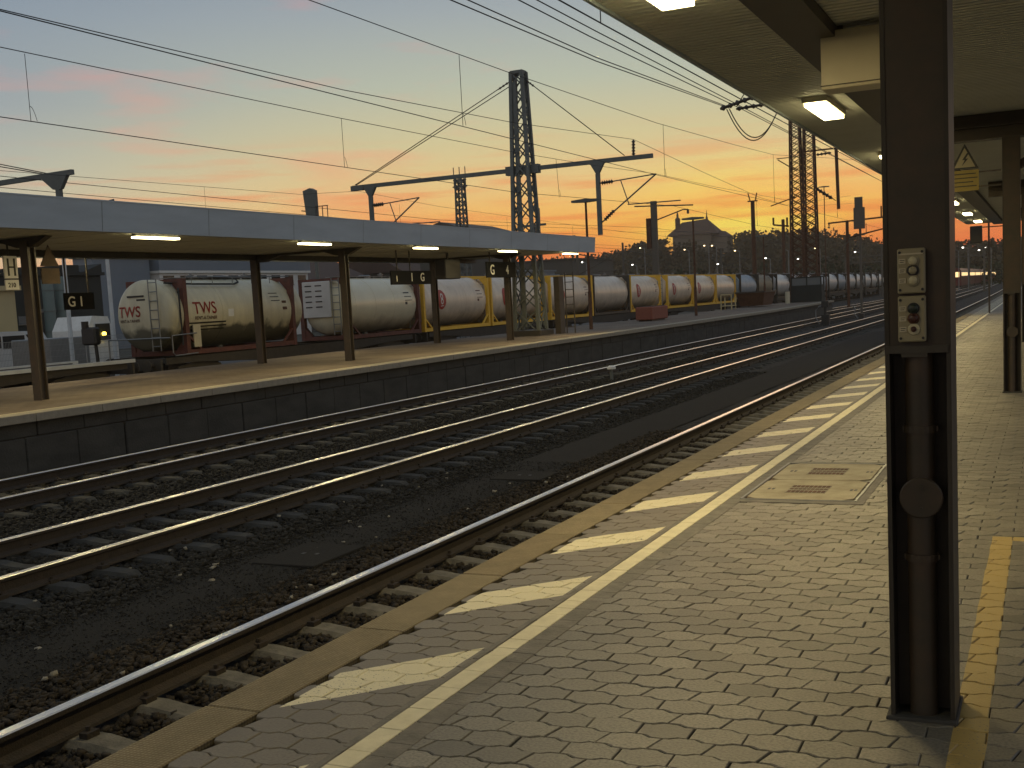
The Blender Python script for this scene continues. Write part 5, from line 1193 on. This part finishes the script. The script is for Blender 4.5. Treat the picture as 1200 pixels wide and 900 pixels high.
def leaf_mesh(name, crowns, size, per, mk, shell=.55):
    """crowns: array (x,y,z,rx,rz); small irregular leaf clumps through each crown volume"""
    C = np.repeat(np.array(crowns, float), per, axis=0); n = len(C)
    d = RNG.normal(size=(n,3)); d /= np.linalg.norm(d, axis=1)[:,None]; r = RNG.uniform(shell**3, 1, n)**(1/3)
    lob = 1+.22*np.sin(d[:,0]*5+C[:,0])+.2*np.sin(d[:,2]*6+C[:,1])
    P = C[:,:3] + d*(r*lob)[:,None]*np.stack([C[:,3],C[:,3],C[:,4]],1)
    a = RNG.normal(size=(n,3)); a /= np.linalg.norm(a,axis=1)[:,None]; b = np.cross(a, RNG.normal(size=(n,3))); b /= np.linalg.norm(b,axis=1)[:,None]
    s = (size*RNG.uniform(.5,1.3,n))[:,None]
    Q = np.stack([P-a*s-b*s*.5, P+a*s*.3-b*s, P+a*s+b*s*.4, P-a*s*.4+b*s], 1).reshape(-1,3)
    me = bpy.data.meshes.new(name); me.vertices.add(len(Q)); me.vertices.foreach_set('co', Q.ravel().astype(np.float32))
    idx = np.arange(len(Q), dtype=np.int32); me.loops.add(len(Q)); me.loops.foreach_set('vertex_index', idx)
    me.polygons.add(n); me.polygons.foreach_set('loop_start', idx[::4].copy()); me.polygons.foreach_set('loop_total', np.full(n,4,np.int32))
    me.materials.append(MT[mk]); me.update(); me.validate()
    o = bpy.data.objects.new(name, me); COL.objects.link(o); return o
cr = []
for _ in range(1500):
    y = random.uniform(440, 606); x = random.uniform(-300, 150)*y/600
    if -183 < x*600/y < -141 and y > 520: continue
    R_ = random.uniform(4, 7); cr.append((x, y, hill_z(x,y)+R_*.9, R_, R_*1.05))
wood = leaf_mesh('wood', cr, .8, 150, 'leaf_hill'); wood['kind'] = 'stuff'; tag(wood, 'dark wooded hillside below the sunset', 'wood')
cr = []
for _ in range(520):
    y = random.uniform(235, 420); x = random.uniform(-230, 60)*y/320 - 10
    if -40 < x < 2 and y < 400 and x > -36: 
        if y < 330: continue
    if x*600/y > -40 and x*600/y < 5 and y < 330: continue
    R_ = random.uniform(2.2, 4.2); cr.append((x, y, -1.1+R_*.9, R_, R_))
sc = leaf_mesh('scrub', cr, .5, 100, 'leaf'); sc['kind'] = 'stuff'; tag(sc, 'dark scrub and bushes between the tracks and the hill', 'bushes')
SKT = [(-236,6),(-226,5),(-214,7),(-206,7),(-199,6),(-186,7),(-140,9),(-134,7),(-128,9),(-120,8),(-113,9),(-104,8),(-96,9),(-88,7),(-76,8),(-66,7),(-58,6),(-46,8),(-34,7),(-24,9),(-14,8),(8,8)]
nm = ['leftmost one on the slope','second from the left on the slope','third from the left on the slope','fourth from the left on the slope','just left of the concrete pole','small feathery one left of the hilltop building','just right of the hilltop building','second right of the hilltop building','behind the dark red mast','left of the rusty lattice tower','close left of the rusty lattice tower','behind the rusty lattice tower','close right of the rusty lattice tower','between the rusty tower and the signal shield','left of the signal shield','behind the signal shield','right of the signal shield','touching the nearest column','behind the nearest column','left one seen between the two near columns','right one seen between the two near columns','behind the second column']
for (x, h), lb in zip(SKT, nm):
    y = 603; z = hill_z(x, y); x = x*y/600; t = thing('tree', 'round-crowned tree on the hill skyline, '+lb, 'tree', (x, y, z), 'trees on the hill skyline')
    b = MB(); b.tube((x,y,z-.5),(x,y,z+h*.8),.35,.15,n=6)
    for k in range(5): 
        a = k*1.3; b.tube((x,y,z+h*(.35+.09*k)),(x+math.cos(a)*h*.3,y+math.sin(a)*h*.3,z+h*(.6+.08*k)),.14,.05,n=5)
    b.build('trunk', 'bark', t)
    c = leaf_mesh('crown', [(x+random.uniform(-.25,.25)*h, y+random.uniform(-.2,.2)*h, z+h*random.uniform(.55,.95), h*random.uniform(.26,.4), h*random.uniform(.22,.34)) for _ in range(7)], .55, 130, 'leaf_hill', .2)
    c.parent = t; c.matrix_parent_inverse = Matrix.Translation(-t.location)
t = thing('hilltop_building', 'large steep-roofed building with a small turret crowning the hill', 'building', (-162, 600, 22))
b = MB(); b.box(-175,-155,592,608,20,31.5); b.box(-155,-147,594,606,20,28.3); b.build('wall', 'castle', t)
b = MB(); b.add([(-178,591,30.2),(-151.6,591,30.2),(-151.6,609,30.2),(-178,609,30.2),(-172,600,37.2),(-158.7,600,38.2)], [(0,1,5,4),(1,2,5),(2,3,4,5),(3,0,4),(0,3,2,1)])
b.add([(-156,593.5,28.3),(-146.4,593.5,28.3),(-146.4,606.5,28.3),(-156,606.5,28.3),(-153,600,31.6),(-149.4,600,31.2)], [(0,1,5,4),(1,2,5),(2,3,4,5),(3,0,4)]); b.build('roof', 'castle_roof', t)
b = MB(); b.tube((-173.2,596,30),(-173.2,596,38.6),1.35,n=8); b.tube((-173.2,596,38.6),(-173.2,596,39.6),1.5,.9,n=8); b.tube((-173.2,596,39.6),(-173.2,596,40.6),.6,.6,n=8); b.tube((-173.2,596,40.6),(-173.2,596,43.2),.65,.05,n=8); b.build('turret', 'castle_roof', t)
b = MB(); b.tube((-158.9,600,37.8),(-158.9,600,39.2),.7,.5,n=6); b.tube((-158.9,600,39.2),(-158.9,600,42.8),.35,.04,n=6); b.build('spire', 'castle_roof', t)

# street lamps with small lit heads in the dusk below the hill
SLP = [(742,312,150,'far left of the lit row, below the slope'),(751,292,170,'with a bright head left of the concrete pole'),(803,294,180,'with a bright head left of the hilltop building foot'),(826,289,200,'with the left one of two heads below the hilltop building'),(835,289,205,'with the right one of two heads below the hilltop building'),
       (842,311,160,'low one right of the second lamp post'),(862,295,190,'right of the hilltop building foot'),(919,294,190,'bright one left of the rusty lattice tower'),(936,305,170,'low bright one at the foot of the rusty lattice tower'),(956,292,200,'right of the rusty lattice tower'),(1003,297,150,'bright curved one left of the nearest column'),
       (1118,294,230,'leftmost one seen between the two near columns'),(1129,291,240,'second one seen between the two near columns'),(1148,294,240,'third one seen between the two near columns'),(1156,291,250,'brightest one seen between the two near columns'),(683,309,150,'left of the first lamp post'),(898,304,170,'faint one right of the third lamp post')]
def px_world(px, py, y):
    d = fw*F + r2*(px-577.74) - u2*(py-502.46); return Vector((0,0,1.47)) + d*(y/d.y)
for px, py, y, lb in SLP:
    p = px_world(px, py, y); s = y/150
    t = thing('street_lamp', 'distant street lamp, '+lb, 'street lamp', (p.x, y, -1.1), 'distant lit street lamps below the hill')
    b = MB(); b.tube((p.x+.5*s,y,-1.1),(p.x+.5*s,y,p.z),.09,.06,n=6); b.tube((p.x+.5*s,y,p.z),(p.x,y,p.z+.25),.05,n=5); b.build('pole', 'galv', t)
    b = MB(); b.lathe((p.x-.1,y,p.z+.25),(0,0,-1),[(0,.07*s),(.07*s,.12*s),(.12*s,.05*s)],10); b.build('lamp_head', 'lampwhite' if py > 300 or px > 1000 else 'lampglow', t)
# yard masts and cantilevers in the mid distance
for i, (x, y, h, lb) in enumerate([(-37,96,6,'thin yard mast above the tanks, left of the concrete pole'),(-41,120,7,'thin yard mast below the hilltop building'),(-36,142,6.5,'thin yard mast left of the third lamp post'),(-34,190,7,'thin yard mast behind the shelter'),(-22.5,185,7,'thin yard mast right of the shelter'),(-20,230,7.5,'thin yard mast left of the signal mast'),(-12,215,7.5,'thin yard mast between the two near columns'),(-24,260,7.5,'farthest thin yard mast beside the red train')]):
    t = thing('catenary_mast', lb, 'mast', (x,y,-1), 'thin masts in the yard'); b = MB(); b.tube((x,y,-1),(x,y,h),.15,.11,n=6); b.build('pole', 'mast_far', t)
    b = MB(); b.tube((x,y,h-.8),(x+3.2,y,h-1.5),.05,n=5); b.tube((x,y,h-2.6),(x+3.0,y,h-1.3),.05,n=5); b.tube((x+1.2,y,h-2.4),(x+3.6,y,h-2.4),.04,n=5); b.build('cantilever_arm', 'mast_far', t)
t = thing('signal_gantry', 'low lattice gantry crossing the tracks in the distance right of the shelter', 'gantry', (-20,200,-1))
for x in (-30,-9): b = MB(); b.beam((x,200,-1),(x,200,5.6),.3,.3,0,(0,1,0)); b.build('leg', 'mast_far', t)
b = MB(); b.beam((-30,200,5.6),(-9,200,5.6),.15,.15); b.beam((-30,200,4.6),(-9,200,4.6),.15,.15)
for k in range(14): b.beam((-30+k*1.5,200,4.6 if k%2 else 5.6),(-28.5+k*1.5,200,5.6 if k%2 else 4.6),.1,.1)
b.build('truss', 'mast_far', t)

# distant red train
def coach(y0, label, dx):
    x = -17.0; t = thing('train_coach', label, 'train coach', (x, y0, ZR), 'coaches of the distant red train'); L = 24
    b = MB(); b.prism([(x-1.4,y0,-.3),(x+1.4,y0,-.3),(x+1.4,y0,2.6),(x+1.1,y0,3.15),(x-1.1,y0,3.15),(x-1.4,y0,2.6)],(0,L,0)); b.build('body', 'trainred', t)
    b = MB(); b.box(x+1.4,x+1.43,y0+.6,y0+L-.6,1.55,2.45); b.build('window_band', 'white', t)
    b = MB()
    for k in range(9): b.box(x+1.43,x+1.45,y0+1.6+k*2.5,y0+3.1+k*2.5,1.65,2.3)
    b.box(x-1.1,x+1.1,y0-.03,y0,1.4,2.4); b.build('window', 'litwin', t)
    b = MB(); b.box(x-1.3,x+1.3,y0+1,y0+L-1,ZR+.05,-.3); b.build('undercarriage', 'black', t)
    return t
c0 = coach(252, 'nearest coach of the distant red train, with a white window band', bend(262))
for k, lb in enumerate(('second coach of the distant red train', 'third coach of the distant red train', 'fourth coach of the distant red train', 'fifth coach of the distant red train', 'sixth coach of the distant red train', 'farthest coach of the distant red train')):
    dup(c0, (-17.0, 252+25*(k+1), ZR), lb, 'coaches of the distant red train')

# evening haze
b = MB(); b.box(-1500, 1500, -300, 1400, -2.2, 60)
hz = b.build('haze', 'house'); hz['kind'] = 'stuff'; hm = bpy.data.materials.new('haze'); hm.use_nodes = True; t_ = hm.node_tree; t_.nodes.clear()
pv = t_.nodes.new('ShaderNodeVolumePrincipled'); pv.inputs['Color'].default_value = (.98,.86,.66,1); pv.inputs['Density'].default_value = .0003; pv.inputs['Anisotropy'].default_value = .5
mo_ = t_.nodes.new('ShaderNodeOutputMaterial'); t_.links.new(pv.outputs[0], mo_.inputs['Volume']); hz.data.materials.clear(); hz.data.materials.append(hm)
